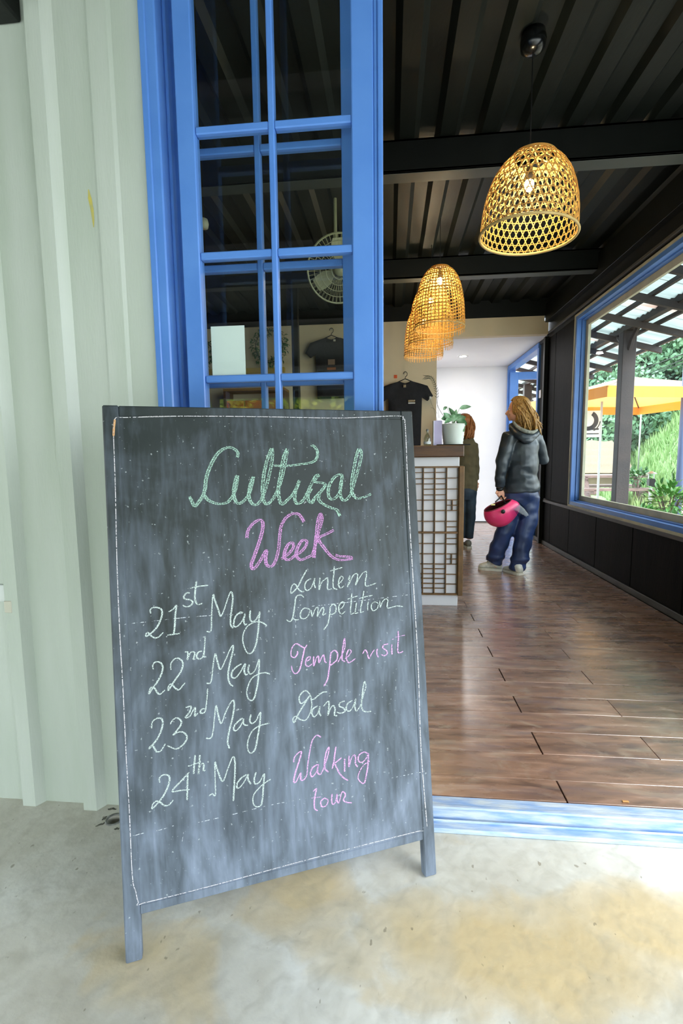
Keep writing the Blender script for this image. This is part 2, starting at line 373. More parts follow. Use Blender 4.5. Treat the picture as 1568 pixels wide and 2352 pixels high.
# sill
sl = bx('trim_4', (-.69, YF+.012, 0), (XR, YF+.065, HF), M['blue_worn'], ch=.004); struct(sl)
bx('sill_lip', (-.69, YF+.006, HF-.006), (XR, YF+.02, HF+.003), M['blue_worn'], sl, ch=.003)
bx('lower_sill', (-.69, YF-.035, 0), (XR+.1, YF+.012, .016), M['blue_worn'], sl, ch=.004)
bx('track_rail', (-.69, YF-.006, .016), (XR, YF+.0, .024), M['blue_worn'], sl)
# ------------------------------------------------------------------ inner floor of planks
pm = bpy.data.materials.new('worn_brown_plank'); pm.use_nodes = True
N, L = pm.node_tree.nodes, pm.node_tree.links; p = N['Principled BSDF']; t = N.new('ShaderNodeTexCoord')
oi = N.new('ShaderNodeObjectInfo'); cmb = N.new('ShaderNodeVectorMath'); cmb.operation = 'ADD'
sc = N.new('ShaderNodeVectorMath'); sc.operation = 'SCALE'; sc.inputs['Scale'].default_value = 40
vx = N.new('ShaderNodeCombineXYZ'); L.new(oi.outputs['Random'], vx.inputs[0]); L.new(oi.outputs['Random'], vx.inputs[1]); L.new(vx.outputs[0], sc.inputs[0])
gm = N.new('ShaderNodeNewGeometry'); L.new(gm.outputs['Position'], cmb.inputs[0]); L.new(sc.outputs[0], cmb.inputs[1])
class _T: pass
fake = _T(); fake.outputs = {'Object': cmb.outputs[0]}; t = fake
g1 = ramp(nz(3.2, 7, (1, 5.5, 1), 1.0), [(.3, lin((98, 72, 58))), (.45, lin((132, 100, 80))), (.58, lin((154, 118, 96))), (.74, lin((178, 150, 130)))])
g2 = mix(ramp(nz(7, 5, (.6, 3, 1)), [(.5, G(0)), (.7, G(.6))]), g1, lin((92, 78, 84)))
g3 = mix(ramp(nz(5, 7, (1, 1.6, 1), 1.5), [(.54, G(0)), (.72, G(.5))]), g2, lin((176, 158, 136)))
L.new(g3, p.inputs['Base Color']); p.inputs['Coat Weight'].default_value = .8; p.inputs['Coat Roughness'].default_value = .27; p.inputs['Coat IOR'].default_value = 1.7
L.new(ramp(nz(6, 5, (1, 3, 1)), [(.3, G(.2)), (.7, G(.36))]), p.inputs['Roughness'])
b_ = N.new('ShaderNodeBump'); b_.inputs['Strength'].default_value = .09; b_.inputs['Distance'].default_value = .01
L.new(nz(22, 6, (.3, 4, 1)), b_.inputs['Height']); L.new(b_.outputs[0], p.inputs['Normal'])
if1 = bx('floor_inner', (XL, YF+.065, -.05), (XR+.12, YB+.1, HF-.022), mat('floor_underlay', (24, 18, 14), .9), ch=0); struct(if1)
PW = .1505; y0 = 1.6295-PW; row = 0
while y0 < YB-.01:
    a = max(y0, YF+.067); b = min(y0+PW, YB)
    xs_ = [XL]
    if row % 2 == 0: xs_ += [-2.45, -1.3, -.45, .570, .986, XR-.02] if b < 3.2 else [-2.2, -1.05, -.1+.2*random.random(), .570, 1.25, XR-.02]
    else: xs_ += [-1.75, -.62, .12, 1.62 if row % 4 == 1 else 1.5, XR-.02]
    for i in range(len(xs_)-1):
        gx = .0035 if (row % 2 == 0 and abs(xs_[i+1]-.57) < .01) else .0012
        z_ = HF+random.uniform(-.0008, .0004)
        MB().box((xs_[i]+.0012, a+.0007, HF-.021), (xs_[i+1]-gx, b-.0007, z_), .0012).emit('plank', pm, if1)
    y0 += PW; row += 1
dw = onZ(1436, 1842, HF)
tag(bx('wood_chip', (dw.x-.01, dw.y-.004, HF+.0006), (dw.x+.01, dw.y+.004, HF+.004), mat('tan_chip', (190, 140, 80), .7), ch=.001), 'tiny tan wood chip lying on the planks beside the blue sill', 'wood chip')
# ------------------------------------------------------------------ ceiling, beams
v = []; xs = []; x = XL
while x < XR+.1:
    xs += [(x, 0), (x+.085, 0), (x+.115, .035), (x+.205, .035), (x+.235, 0)]; x += .235
n_ = len(xs); vv = [(a, y_, ZC+b) for y_ in (YF+.1, YS+.05) for a, b in xs]
ce = emit('ceiling', vv, [(i, n_+i, n_+i+1, i+1) for i in range(n_-1)], M['ceil']); struct(ce)
for i, by in enumerate((3.10, 4.83)):
    bmn = MB().box((XL, by, ZB), (XR, by+.012, ZC), .001).box((XL, by, ZB), (XR, by+.11, ZB+.012), .001).box((XL, by, ZC-.012), (XR, by+.11, ZC), .001).emit('trim_%d' % (5+i), M['black']); struct(bmn)
    bx('flange', (XL, by+.012, ZB-.003), (XR, by+.115, ZB), mat('lit_beam_flange', (58, 62, 58), .5), bmn)  # paler grey paints in the light caught by the beam's underside
# lean purlin strip high on the right wall
struct(bx('trim_7', (XR-.06, YF+.12, 2.78), (XR, YS, 2.99), M['black']))
# ------------------------------------------------------------------ cream wall, soffit, far room
XO = .577
struct(bx('wall_back', (XL, YS, 0), (XO, YS+.12, 2.86), M['cream'], ch=0))
struct(bx('wall_back_soffit', (XO, YS, 2.645), (XR-.07, YS+.10, 2.86), M['cream'], ch=0))
struct(bx('wall_back_upper', (XL, YS+.001, 2.86), (XR, YS+.1, ZC+.1), M['black'], ch=0))
struct(bx('soffit_end', (XR-.07, YS+.001, 2.645), (XR-.02, YS+.10, 2.80), M['cream'], ch=0))
struct(bx('ceiling_far', (XO-.1, YS+.10, 2.645), (XR, YB, 2.70), M['white'], ch=0))
struct(bx('wall_far', (XO-.2, YB, 0), (XR+.1, YB+.1, 2.9), M['white'], ch=0))
struct(bx('wall_far_left', (XO-.12, YS+.12, 0), (XO, YB, 2.7), M['white'], ch=0))
struct(bx('baseboard_far', (XO, YB-.012, HF), (XR, YB, HF+.02), M['greytrim'], ch=0))
c_ = onZ(1063, 818, 2.645)
dl = thing('ceiling_downlight', 'small round white downlight in the far white ceiling', 'ceiling light', (c_.x, c_.y, 2.64))
MB().lathe([(.05, 0), (.075, -.004), (.08, .004)], (c_.x, c_.y, 2.64), 24).emit('ring', M['white'], dl, smooth=True)
MB().lathe([(0, 0), (.05, 0)], (c_.x, c_.y, 2.639), 24).emit('lens', M['downlight'], dl)
lt = bpy.data.lights.new('downlight_lamp', 'AREA'); lt.shape = 'DISK'; lt.size = .12; lt.energy = 12; lt.color = (1, .97, .95)
lo = bpy.data.objects.new('downlight_lamp', lt); COL.objects.link(lo); lo.location = (c_.x, c_.y, 2.62)
struct(bx('wall_left', (XL-.1, YF+.1, 0), (XL, YS, ZC+.1), M['black'], ch=0))
# ------------------------------------------------------------------ right wall with the large window and the far blue door
zb0, zt0 = .625, 2.60
yw0, yw1 = 2.0, 5.455      # window opening
yd0, yd1 = 6.72, 8.38      # far door opening
bp = M['blackpanel']
wr = bx('wall_right', (XR+.02, YF+.12, 0), (XR+.10, yw1, zb0), M['black'], ch=0); struct(wr)
yy = yw1
while yy > YF+.2:
    y2 = max(yy-.70, YF+.14)
    bx('panel', (XR-.002, y2+.004, HF+.05), (XR+.02, yy-.003, zb0-.03), bp, wr, ch=.003); yy = y2
struct(bx('wall_right_top', (XR, YF+.12, zt0), (XR+.10, yd1+.1, ZC+.1), M['black'], ch=0))
struct(bx('wall_right_near', (XR, YF+.12, zb0), (XR+.10, yw0, zt0), M['black'], ch=0))
w2 = bx('wall_right_mid', (XR+.02, yw1, 0), (XR+.10, yd0, zt0), M['black'], ch=0); struct(w2)
for (ya, yb, za, zb_) in ((yw1+.003, 6.08, zb0+.012, zt0), (6.086, 6.66, zb0+.012, zt0), (yw1+.003, 6.08, HF+.05, zb0-.03), (6.086, 6.66, HF+.05, zb0-.03)):
    bx('panel', (XR-.002, ya, za), (XR+.02, yb, zb_), bp, w2, ch=.003)
pp_ = bx('post', (XR-.05, 6.34, HF), (XR-.004, 6.40, 2.62), M['black'], w2, ch=.004)
struct(bx('trim_8', (XR-.02, YF+.12, zb0-.03), (XR+.0, 6.33, zb0), M['greytrim'], ch=.002))
struct(bx('baseboard_right', (XR-.014, YF+.12, HF), (XR, 6.7, HF+.05), M['greytrim'], ch=.002))
struct(bx('trim_9', (XR-.03, YF+.12, 2.64), (XR-.004, 6.3, 2.665), M['greytrim'], ch=.002))
sw = onX(1240, 905, XR-.01)
tag(bx('light_switch', (XR-.014, sw.y-.04, sw.z-.05), (XR-.002, sw.y+.04, sw.z+.05), M['white'], ch=.003), 'small white switch plate on the black wall behind the woman in the hood', 'light switch')
def frame_x(name, x0, x1, ya, yb, za, zb_, w, m, parent=None):
    r = MB(); 
    r.box((x0, ya, za), (x1, ya+w, zb_), .002).box((x0, yb-w, za), (x1, yb, zb_), .002).box((x0, ya+w, za), (x1, yb-w, za+w), .002).box((x0, ya+w, zb_-w), (x1, yb-w, zb_), .002)
    return r.emit(name, m, parent)
wd = bpy.data.objects.new('window_1', None); COL.objects.link(wd); wd.location = (XR, yw0, zb0); WORLD[wd.name] = Vector(wd.location); struct(wd)
frame_x('beige_trim', XR-.018, XR+.004, yw0, yw1+.02, zb0-.0, zt0+.02, .022, M['beige'], wd)
frame_x('outer_frame', XR-.010, XR+.035, yw0+.02, yw1, zb0+.02, zt0, .040, BL, wd)
frame_x('inner_frame', XR+.037, XR+.075, yw0+.03, yw1-.012, zb0+.03, zt0-.012, .040, BL, wd)
frame_x('reveal', XR+.076, XR+.105, yw0+.05, yw1-.03, zb0+.045, zt0-.03, .075, M['beige'], wd)
emit('pane', [(XR+.09, yw0+.1, zb0+.1), (XR+.09, yw1-.1, zb0+.1), (XR+.09, yw1-.1, zt0-.1), (XR+.09, yw0+.1, zt0-.1)], [(0, 1, 2, 3)], M['glass_big'], wd)
# far door in the right wall
dd = bpy.data.objects.new('door_3', None); COL.objects.link(dd); dd.location = (XR, yd0, HF); WORLD[dd.name] = Vector(dd.location); struct(dd)
bx('jamb', (XR-.02, yd0-.03, HF), (XR+.10, yd0+.04, 2.56), BL, dd, ch=.004)
bx('jamb', (XR-.02, yd1-.03, HF), (XR+.10, yd1+.03, 2.60), BL, dd, ch=.004)
bx('head', (XR-.02, yd0, 2.56), (XR+.10, yd1, 2.63), BL, dd, ch=.004)
# open leaf standing across, at the far jamb
lf = MB(); yl = yd1-.06
xa, xb = XR-.0, XR+.80
lf.box((xa, yl-.04, HF+.02), (xa+.13, yl, 2.52), .003).box((xb-.12, yl-.04, HF+.02), (xb, yl, 2.52), .003).box((xa+.13, yl-.04, 2.40), (xb-.12, yl, 2.52), .003).box((xa+.13, yl-.04, HF+.02), (xb-.12, yl, .4), .003)
lf.emit('leaf', BL, dd)
emit('pane', [(xa+.13, yl-.02, .4), (xb-.12, yl-.02, .4), (xb-.12, yl-.02, 2.4), (xa+.13, yl-.02, 2.4)], [(0, 1, 2, 3)], M['glass_big'], dd)
# ------------------------------------------------------------------ chalkboard
bm_ = bpy.data.materials.new('chalk_dusted_blackboard'); bm_.use_nodes = True
N, L = bm_.node_tree.nodes, bm_.node_tree.links; p = N['Principled BSDF']; t = N.new('ShaderNodeTexCoord')
sp = N.new('ShaderNodeSeparateXYZ'); L.new(t.outputs['Object'], sp.inputs[0])
dark = ramp(nz(6, 4), [(.35, lin((30, 38, 38))), (.65, lin((42, 50, 51)))])
streak = nz(8, 7, (2.6, 1, .4), 1.2); swirl = nz(2.4, 8, (1, 1, .8), 2.8); finev = nz(40, 6, (2.2, 1, .35), .3)
hmap = N.new('ShaderNodeMapRange'); hmap.inputs['From Min'].default_value = 0.1; hmap.inputs['From Max'].default_value = 1.15
hmap.inputs['To Min'].default_value = .15; hmap.inputs['To Max'].default_value = -.13; L.new(sp.outputs['Z'], hmap.inputs[0])
def madd(a, b, op='ADD'):
    m_ = N.new('ShaderNodeMath'); m_.operation = op
    for s_, v_ in ((m_.inputs[0], a), (m_.inputs[1], b)):
        if isinstance(v_, (int, float)): s_.default_value = v_
        else: L.new(v_, s_)
    return m_.outputs[0]
comb = madd(madd(madd(streak, .34, 'MULTIPLY'), madd(swirl, .48, 'MULTIPLY')), madd(finev, .20, 'MULTIPLY'))
dust = ramp(madd(comb, hmap.outputs[0]), [(.36, G(0)), (.52, G(.16)), (.64, G(.36)), (.84, G(.8))])
c1 = mix(dust, dark, lin((150, 164, 186)))
specks = ramp(nz(120, 2), [(.70, G(0)), (.76, G(.45))])
c2 = mix(specks, c1, lin((190, 200, 200)))
L.new(c2, p.inputs['Base Color']); p.inputs['Roughness'].default_value = .55; p.inputs['Specular IOR Level'].default_value = .35
BX, BY, BA, BLN, BW, BH = -.614, .951, .398, .132, .806, 1.311
e_ = Vector((math.cos(BA), math.sin(BA), 0)); n0 = Vector((-math.sin(BA), math.cos(BA), 0))
u_ = n0*math.sin(BLN)+Vector((0, 0, 1))*math.cos(BLN); nb = e_.cross(u_)*-1   # nb points away from the viewer
nb = (n0*math.cos(BLN)-Vector((0, 0, 1))*math.sin(BLN))
board = thing('chalkboard', 'tall black chalkboard on two legs leaning in the doorway, with chalk writing', 'chalkboard', (BX, BY, .003), rot=(0, 0, 0))
board.matrix_world = Matrix(((e_.x, nb.x, u_.x, BX), (e_.y, nb.y, u_.y, BY), (e_.z, nb.z, u_.z, .003), (0, 0, 0, 1)))
WORLD[board.name] = Vector()
TH = .026
def bpix(x, y, lift=.0):   # photo pixel -> local board coords (x, z)
    d = ray(x, y); o = CAM-Vector((BX, BY, 0)); k = -(o.dot(nb)+lift)/d.dot(nb); q = o+d*k
    return q.dot(e_), q.dot(u_)
sl_ = .036; 
PB = .098
bx('stile', (0, 0, 0), (sl_, TH, BH), bm_, board, ch=.003)
bx('stile', (BW-sl_, 0, 0), (BW, TH, BH), bm_, board, ch=.003)
bx('rail', (sl_, .0005, BH-.026), (BW-sl_, TH, BH-.001), bm_, board, ch=.002)
bx('rail', (sl_, .0005, .105), (BW-sl_, TH, .127), bm_, board, ch=.002)
bx('panel', (sl_, .0025, .127), (BW-sl_, TH-.006, BH-.026), bm_, board, ch=0)
def chalkmat(name, col, thr=.42, sc_=260):
    m = bpy.data.materials.new(name); m.use_nodes = True
    n, l = m.node_tree.nodes, m.node_tree.links; pr = n['Principled BSDF']; pr.inputs['Base Color'].default_value = lin(col); pr.inputs['Roughness'].default_value = .95
    tt = n.new('ShaderNodeTexCoord'); a = n.new('ShaderNodeTexNoise'); a.inputs['Scale'].default_value = sc_; a.inputs['Detail'].default_value = 3
    l.new(tt.outputs['Object'], a.inputs[0]); r = n.new('ShaderNodeValToRGB'); r.color_ramp.elements[0].position = thr; r.color_ramp.elements[1].position = thr+.10
    l.new(a.outputs[0], r.inputs[0]); l.new(r.outputs[0], pr.inputs['Alpha']); return m
CK = {'g': chalkmat('pale_green_chalk', (160, 196, 180), .43, 480), 'w': chalkmat('white_chalk', (186, 200, 196), .40, 480),
      'p': chalkmat('pink_chalk', (204, 146, 204), .42, 480), 'pp': chalkmat('light_pink_chalk', (212, 164, 214), .39, 480), 'f': chalkmat('faint_white_chalk', (190, 198, 204), .50, 150),
      'b': chalkmat('worn_edge', (196, 194, 198), .38, 300)}
rc = random.Random(3)
def strokes(name, label, key, tf, w, sts, dbl=False):
    mb = MB()
    for si, st in enumerate(sts):
        pts = []
        for (x, y) in st:
            X, Z = bpix(tf[0]+tf[2]*x, tf[1]+tf[2]*y); pts.append(Vector((X, 0, Z)))
        pts = smoothpts(pts, 5)
        lift = -.0012-.00012*si
        layers = ((-.5, .30), (.5, .30), (0, 0)) if dbl else ((0, 1),)
        for li, (off, ws) in enumerate(layers):
            if ws == 0:   # the chalk hatching between the two outlines of a thick down stroke
                zz_ = []
                for i in range(1, len(pts)-1):
                    tg = (pts[i+1]-pts[i-1]).normalized(); sd = Vector((tg.z, 0, -tg.x))
                    if abs(tg.z) > .45:
                        for h_ in range(2):
                            q = pts[i].lerp(pts[i+1], h_*.5); zz_.append(q+sd*w*.42*(1 if (i*2+h_) % 2 else -1)*(.7+.5*rc.random()))
                    elif len(zz_) > 2:
                        zz_.append(None)
                run = []
                for q in zz_+[None]:
                    if q is None or (run and (q-run[-1]).length > w*3):
                        if len(run) > 2:
                            v = []
                            for i, k_ in enumerate(run):
                                a_1 = Vector((.0, 0, 1)); v += [Vector((k_.x, lift-.0001, k_.z-.0007)), Vector((k_.x, lift-.0001, k_.z+.0007))]
                            mb.add(v, [(2*i, 2*i+1, 2*i+3, 2*i+2) for i in range(len(run)-1)])
                        run = [] if q is None else [q]
                    else: run.append(q)
                continue
            v = []; prevt = None
            for i, q in enumerate(pts):
                tg = (pts[min(i+1, len(pts)-1)]-pts[max(i-1, 0)])
                if tg.length < 1e-6: tg = Vector((0, 0, 1))
                tg.normalize(); sd = Vector((tg.z, 0, -tg.x))
                press = .78+.35*max(0, -tg.z)+.12*rc.random()
                ww = w*ws*press*.5*(1 if 0 < i < len(pts)-1 else .5)
                cc = q+sd*w*.55*off*(.6+.6*abs(tg.z))
                v += [Vector((cc.x-sd.x*ww, lift-.00003*li, cc.z-sd.z*ww)), Vector((cc.x+sd.x*ww, lift-.00003*li, cc.z+sd.z*ww))]
            mb.add(v, [(2*i, 2*i+1, 2*i+3, 2*i+2) for i in range(len(pts)-1)])
    # panel face is 2.5 mm behind the frame face: writing sits on the panel
    for q in mb.v: q.y += .0034 if sl_ < q.x < BW-sl_ and .127 < q.z < BH-.026 else 0
    o = mb.emit(name, CK[key], board, local=True); o['label'] = label; return o
A_ = (220, 920, .5102); B_ = (260, 1300, .2551); C_ = (620, 1290, .24235); D_ = (260, 1600, .2551); E_ = (620, 1560, .24872); I_ = (0, 0, 1)
strokes('chalk_word', 'pale green chalk word Cultural', 'g', A_, .0088, [
 [(635,262),(640,242),(622,222),(592,216),(552,240),(520,290),(498,350),(492,400),(483,432),(465,460),(445,480),(432,458),(422,437)],
 [(486,428),(505,452),(540,468),(580,468),(605,452),(625,415),(635,378),(638,340)],
 [(634,345),(622,400),(623,440),(640,468),(665,458),(690,425),(702,385),(711,345)],
 [(708,350),(692,400),(690,440),(703,468),(724,474),(745,450),(765,400),(785,320),(796,255),(793,218)],
 [(791,220),(776,260),(760,320),(751,390),(752,440),(765,470),(785,462),(805,435),(830,380),(850,300),(864,222)],
 [(862,222),(845,262),(832,340),(822,400),(826,448),(838,472),(860,455),(885,430),(905,395),(918,362)],
 [(800,296),(850,300),(920,292),(972,283),(994,265),(998,237),(986,214),(968,204)],
 [(916,366),(900,412),(896,448),(906,469),(930,458),(950,425),(966,390),(990,345),(1002,342),(986,362),(990,372),(1032,380),(1018,408),(985,445),(972,466),(958,455),(956,430),(972,400)],
 [(1008,425),(1003,450),(1025,472),(1060,488),(1085,498),(1100,526)],
 [(1112,345),(1098,338),(1072,352),(1050,390),(1047,430),(1062,450),(1086,436),(1102,402),(1110,345),(1100,400),(1104,440),(1120,455),(1145,430),(1165,370),(1185,300),(1196,245),(1186,218)],
 [(1184,222),(1172,258),(1160,320),(1151,380),(1156,425),(1175,445),(1205,440),(1240,425)]], dbl=True)
strokes('chalk_word', 'pink chalk word Week', 'p', A_, .0088, [
 [(680,625),(685,592),(705,562),(735,543),(752,556),(748,600),(730,660),(712,710),(700,745),(710,764),(735,735),(755,700),(768,680),(765,720),(770,745),(790,752),(808,730),(822,680),(828,620),(835,570),(855,535),(885,515),(915,518),(938,552)],
 [(835,718),(868,695),(890,665),(885,645),(865,655),(850,690),(850,715),(870,722),(895,705),(925,685),(945,660),(950,638),(930,635),(910,665),(903,700),(920,722),(945,715),(975,700)],
 [(975,700),(990,650),(1005,590),(1019,540),(1012,515),(1000,550),(992,620),(985,680),(982,714)],
 [(1072,588),(1040,605),(1003,627),(1030,670),(1060,705),(1095,722),(1150,718),(1142,708),(1100,706),(1078,700)]], dbl=True)
wt = .0034
strokes('chalk_word', 'white chalk date 21st', 'w', B_, wt, [
 [(338,440),(332,410),(350,390),(390,385),(430,400),(440,440),(425,500),(395,560),(350,610),(300,645),(292,630),(310,612),(340,640),(375,660),(410,650),(450,610)],
 [(498,425),(540,400),(568,365),(560,440),(555,530),(545,630)], [(485,635),(540,628),(600,620)],
 [(690,255),(660,255),(635,290),(650,310),(690,315),(715,335),(700,365),(660,380),(625,365)], [(750,145),(740,220),(735,290),(745,340),(770,358),(805,345)], [(690,212),(770,195),(855,185)]])
strokes('chalk_word', 'white chalk word May beside 21st', 'w', B_, wt, [
 [(840,600),(880,595),(885,480),(890,370),(900,268),(915,320),(945,400),(968,465),(1000,400),(1030,310),(1060,243),(1076,290),(1070,380),(1058,470),(1058,540),(1080,572)],
 [(1170,432),(1140,430),(1100,470),(1085,530),(1095,560),(1130,545),(1165,500),(1187,440),(1176,500),(1185,540),(1205,532)],
 [(1235,410),(1230,470),(1245,510),(1280,500),(1310,450),(1320,425),(1312,500),(1305,600),(1285,720),(1250,790),(1210,795),(1180,740),(1166,670),(1180,600),(1220,545),(1280,515),(1340,520),(1385,550)]])
strokes('chalk_word', 'white chalk date 22nd', 'w', B_, wt, [
 [(362,945),(355,910),(375,880),(420,880),(445,920),(435,980),(400,1050),(350,1120),(320,1165),(335,1112),(365,1107),(395,1150),(420,1168),(465,1130)],
 [(520,950),(520,890),(560,845),(600,850),(628,890),(610,960),(570,1020),(530,1080),(492,1135),(502,1087),(530,1077),(550,1105),(590,1128),(625,1090),(648,1065)],
 [(640,788),(672,790),(668,858),(690,800),(715,785),(735,800),(722,850),(740,850)], [(800,778),(765,790),(750,830),(775,850),(805,830),(820,770),(828,640)], [(820,775),(815,825),(838,830)]])
strokes('chalk_word', 'white chalk word May beside 22nd', 'w', B_, wt, [
 [(838,1068),(875,1065),(890,1000),(900,900),(918,803),(935,860),(965,945),(1010,860),(1045,780),(1075,728),(1080,760),(1060,850),(1040,940),(1035,1010),(1050,1070),(1080,1096)],
 [(1155,893),(1110,920),(1070,965),(1068,1010),(1100,1020),(1140,975),(1170,920),(1190,893),(1180,950),(1190,990),(1212,985)],
 [(1225,900),(1215,950),(1235,985),(1275,955),(1300,890),(1315,855),(1312,960),(1302,1060),(1285,1150),(1270,1200),(1247,1224),(1215,1206),(1203,1150),(1215,1090),(1250,1022),(1310,985),(1360,972),(1412,985)]])
strokes('chalk_word', 'white chalk date 23rd', 'w', D_, wt, [
 [(345,300),(350,250),(380,215),(425,208),(445,235),(440,290),(410,370),(370,430),(320,485),(340,457),(365,470),(390,510),(430,500),(468,438)],
 [(512,262),(540,220),(575,205),(610,230),(610,265),(580,310),(540,360),(580,335),(630,335),(662,370),(650,420),(600,470),(560,485),(520,470),(485,455)],
 [(652,112),(692,100),(702,115),(685,155),(650,202),(688,192),(712,150),(735,112),(738,150),(735,188),(765,160)], [(825,122),(795,128),(785,158),(815,160),(832,128),(845,20),(850,-60)]])
strokes('chalk_word', 'white chalk word May beside 23rd', 'w', D_, wt, [
 [(835,388),(880,385),(900,320),(912,200),(925,93),(940,150),(970,256),(1010,160),(1050,80),(1080,45),(1090,90),(1075,200),(1045,320),(1030,420),(1047,482)],
 [(1168,205),(1120,240),(1085,290),(1100,322),(1145,280),(1175,213),(1170,250),(1190,270),(1215,270)],
 [(1240,173),(1230,230),(1250,255),(1285,230),(1310,180),(1326,158),(1320,260),(1300,380),(1280,480),(1245,522),(1215,500),(1210,430),(1240,340),(1290,290),(1350,265),(1408,252)]])
strokes('chalk_word', 'white chalk date 24th', 'w', D_, wt, [
 [(420,790),(415,750),(450,720),(495,725),(508,760),(490,830),(450,910),(400,975),(350,1025),(355,987),(385,957),(420,965),(460,995),(500,990),(540,945)],
 [(685,695),(620,765),(530,865),(600,860),(690,850)], [(670,705),(668,820),(665,950)],
 [(738,538),(728,640),(725,712)], [(672,640),(720,625),(790,600)], [(780,538),(775,620),(768,712),(772,660),(800,615),(815,630),(812,680),(830,675)]])
strokes('chalk_word', 'white chalk word May beside 24th', 'w', D_, wt, [
 [(862,910),(890,890),(920,900),(918,760),(915,605),(935,665),(985,777),(1030,670),(1076,558),(1096,600),(1095,720),(1088,850),(1082,955)],
 [(1200,715),(1150,750),(1115,800),(1120,840),(1160,810),(1200,745),(1215,713),(1215,760),(1240,802)],
 [(1285,693),(1270,760),(1280,800),(1320,780),(1360,708),(1352,820),(1345,930),(1330,990),(1290,1006),(1260,970),(1265,900),(1320,830),(1380,780),(1420,758)]])
strokes('chalk_word', 'white chalk word Lantern', 'w', C_, .0030, [
 [(350,88),(310,160),(270,240),(230,290),(200,312),(200,270),(215,232),(240,225),(265,265),(300,295),(328,293)],
 [(388,172),(345,200),(330,250),(350,285),(390,260),(415,200),(425,168),(420,220),(432,262)],
 [(468,180),(475,168),(470,220),(468,278),(490,210),(520,180),(545,165),(550,200),(545,250),(555,275),(588,268)],
 [(610,55),(605,130),(598,210),(605,260),(640,275)], [(570,100),(630,82),(688,65)],
 [(640,232),(675,200),(695,165),(675,150),(655,185),(650,230),(670,262),(702,240)],
 [(742,185),(756,140),(750,200),(735,252),(765,190),(790,140),(828,124),(828,170),(812,232),(845,170),(880,120),(912,105),(915,140),(905,190),(905,235),(930,241),(1008,213)]])
strokes('chalk_word', 'white chalk word Competition', 'w', C_, .0030, [
 [(322,352),(300,330),(265,332),(245,360),(235,430),(225,500),(210,560),(185,580),(158,563)], [(210,545),(240,563),(275,560)],
 [(362,455),(320,455),(290,500),(295,545),(335,550),(370,510),(376,465),(350,457)],
 [(392,470),(402,532),(425,470),(450,440),(456,470),(450,532),(475,480),(500,445),(512,470),(500,520),(532,500)],
 [(572,440),(562,540),(545,610),(510,657)], [(566,450),(600,413),(626,440),(620,490),(590,510),(560,505)],
 [(650,470),(690,440),(705,400),(680,395),(655,430),(655,480),(680,507),(716,480)],
 [(775,312),(770,400),(762,470),(770,507),(800,495)], [(735,367),(800,345),(832,338)], [(820,400),(812,460),(810,500),(840,490)],
 [(890,288),(875,380),(860,450),(860,492),(890,480)], [(840,362),(900,345),(972,330)], [(930,390),(925,430),(926,472)], [(918,295),(922,300)],
 [(1000,388),(965,410),(960,450),(980,475),(1015,455),(1025,410),(1000,390)],
 [(1038,380),(1045,442),(1065,390),(1095,363),(1116,375),(1110,420),(1115,450),(1160,440),(1210,430),(1262,437)]])
strokes('chalk_word', 'pink chalk words Temple visit', 'pp', C_, .0032, [
 [(262,860),(260,890),(235,920),(205,910),(200,870),(215,820),(250,790),(290,810),(330,830),(352,798)], [(330,830),(315,900),(300,970),(280,1040),(245,1075),(215,1050),(205,1000)],
 [(335,960),(370,945),(385,920),(365,915),(340,950),(340,990),(365,1005),(402,980)],
 [(415,908),(415,1002),(440,930),(460,908),(466,970),(490,920),(510,898),(522,960),(538,967)],
 [(577,868),(570,960),(560,1040),(545,1130),(510,1192)], [(575,880),(610,853),(640,880),(635,940),(600,975),(570,997)],
 [(640,970),(680,900),(711,820),(708,738),(695,800),(685,880),(685,940),(715,960)],
 [(710,932),(750,900),(770,860),(745,848),(725,900),(730,950),(755,968),(812,928)],
 [(878,885),(900,850),(916,862),(928,900),(940,930),(962,885),(988,845)], [(1018,836),(1012,880),(1028,918)],
 [(1122,790),(1080,800),(1068,830),(1100,850),(1112,880),(1085,902),(1052,890)], [(1155,795),(1155,850),(1157,892)],
 [(1215,668),(1215,760),(1210,850),(1225,876),(1262,860)], [(1188,727),(1278,707)], [(1046,755),(1050,760)], [(1155,748),(1172,743)]])
strokes('chalk_word', 'white chalk word Dansal', 'w', E_, .0034, [
 [(530,130),(490,133),(440,168),(412,193),(385,202)],
 [(385,190),(360,140),(325,118),(285,150),(270,195),(285,237),(320,220),(360,175)],
 [(365,165),(320,240),(270,320),(225,412),(213,380),(240,355),(280,385),(330,390),(370,330),(387,250),(377,180)],
 [(442,258),(400,285),(388,330),(410,360),(445,320),(461,263),(455,320),(472,352)],
 [(495,262),(540,215),(545,260),(535,347),(560,280),(585,255),(602,290),(595,340),(622,350)],
 [(692,213),(650,230),(640,260),(680,280),(692,310),(650,327),(618,315)],
 [(762,208),(715,240),(705,290),(735,307),(770,260),(791,193),(785,260),(800,305),(840,240),(865,150),(886,80),(875,33),(860,90),(850,180),(845,260),(860,300),(890,312),(938,308)]])
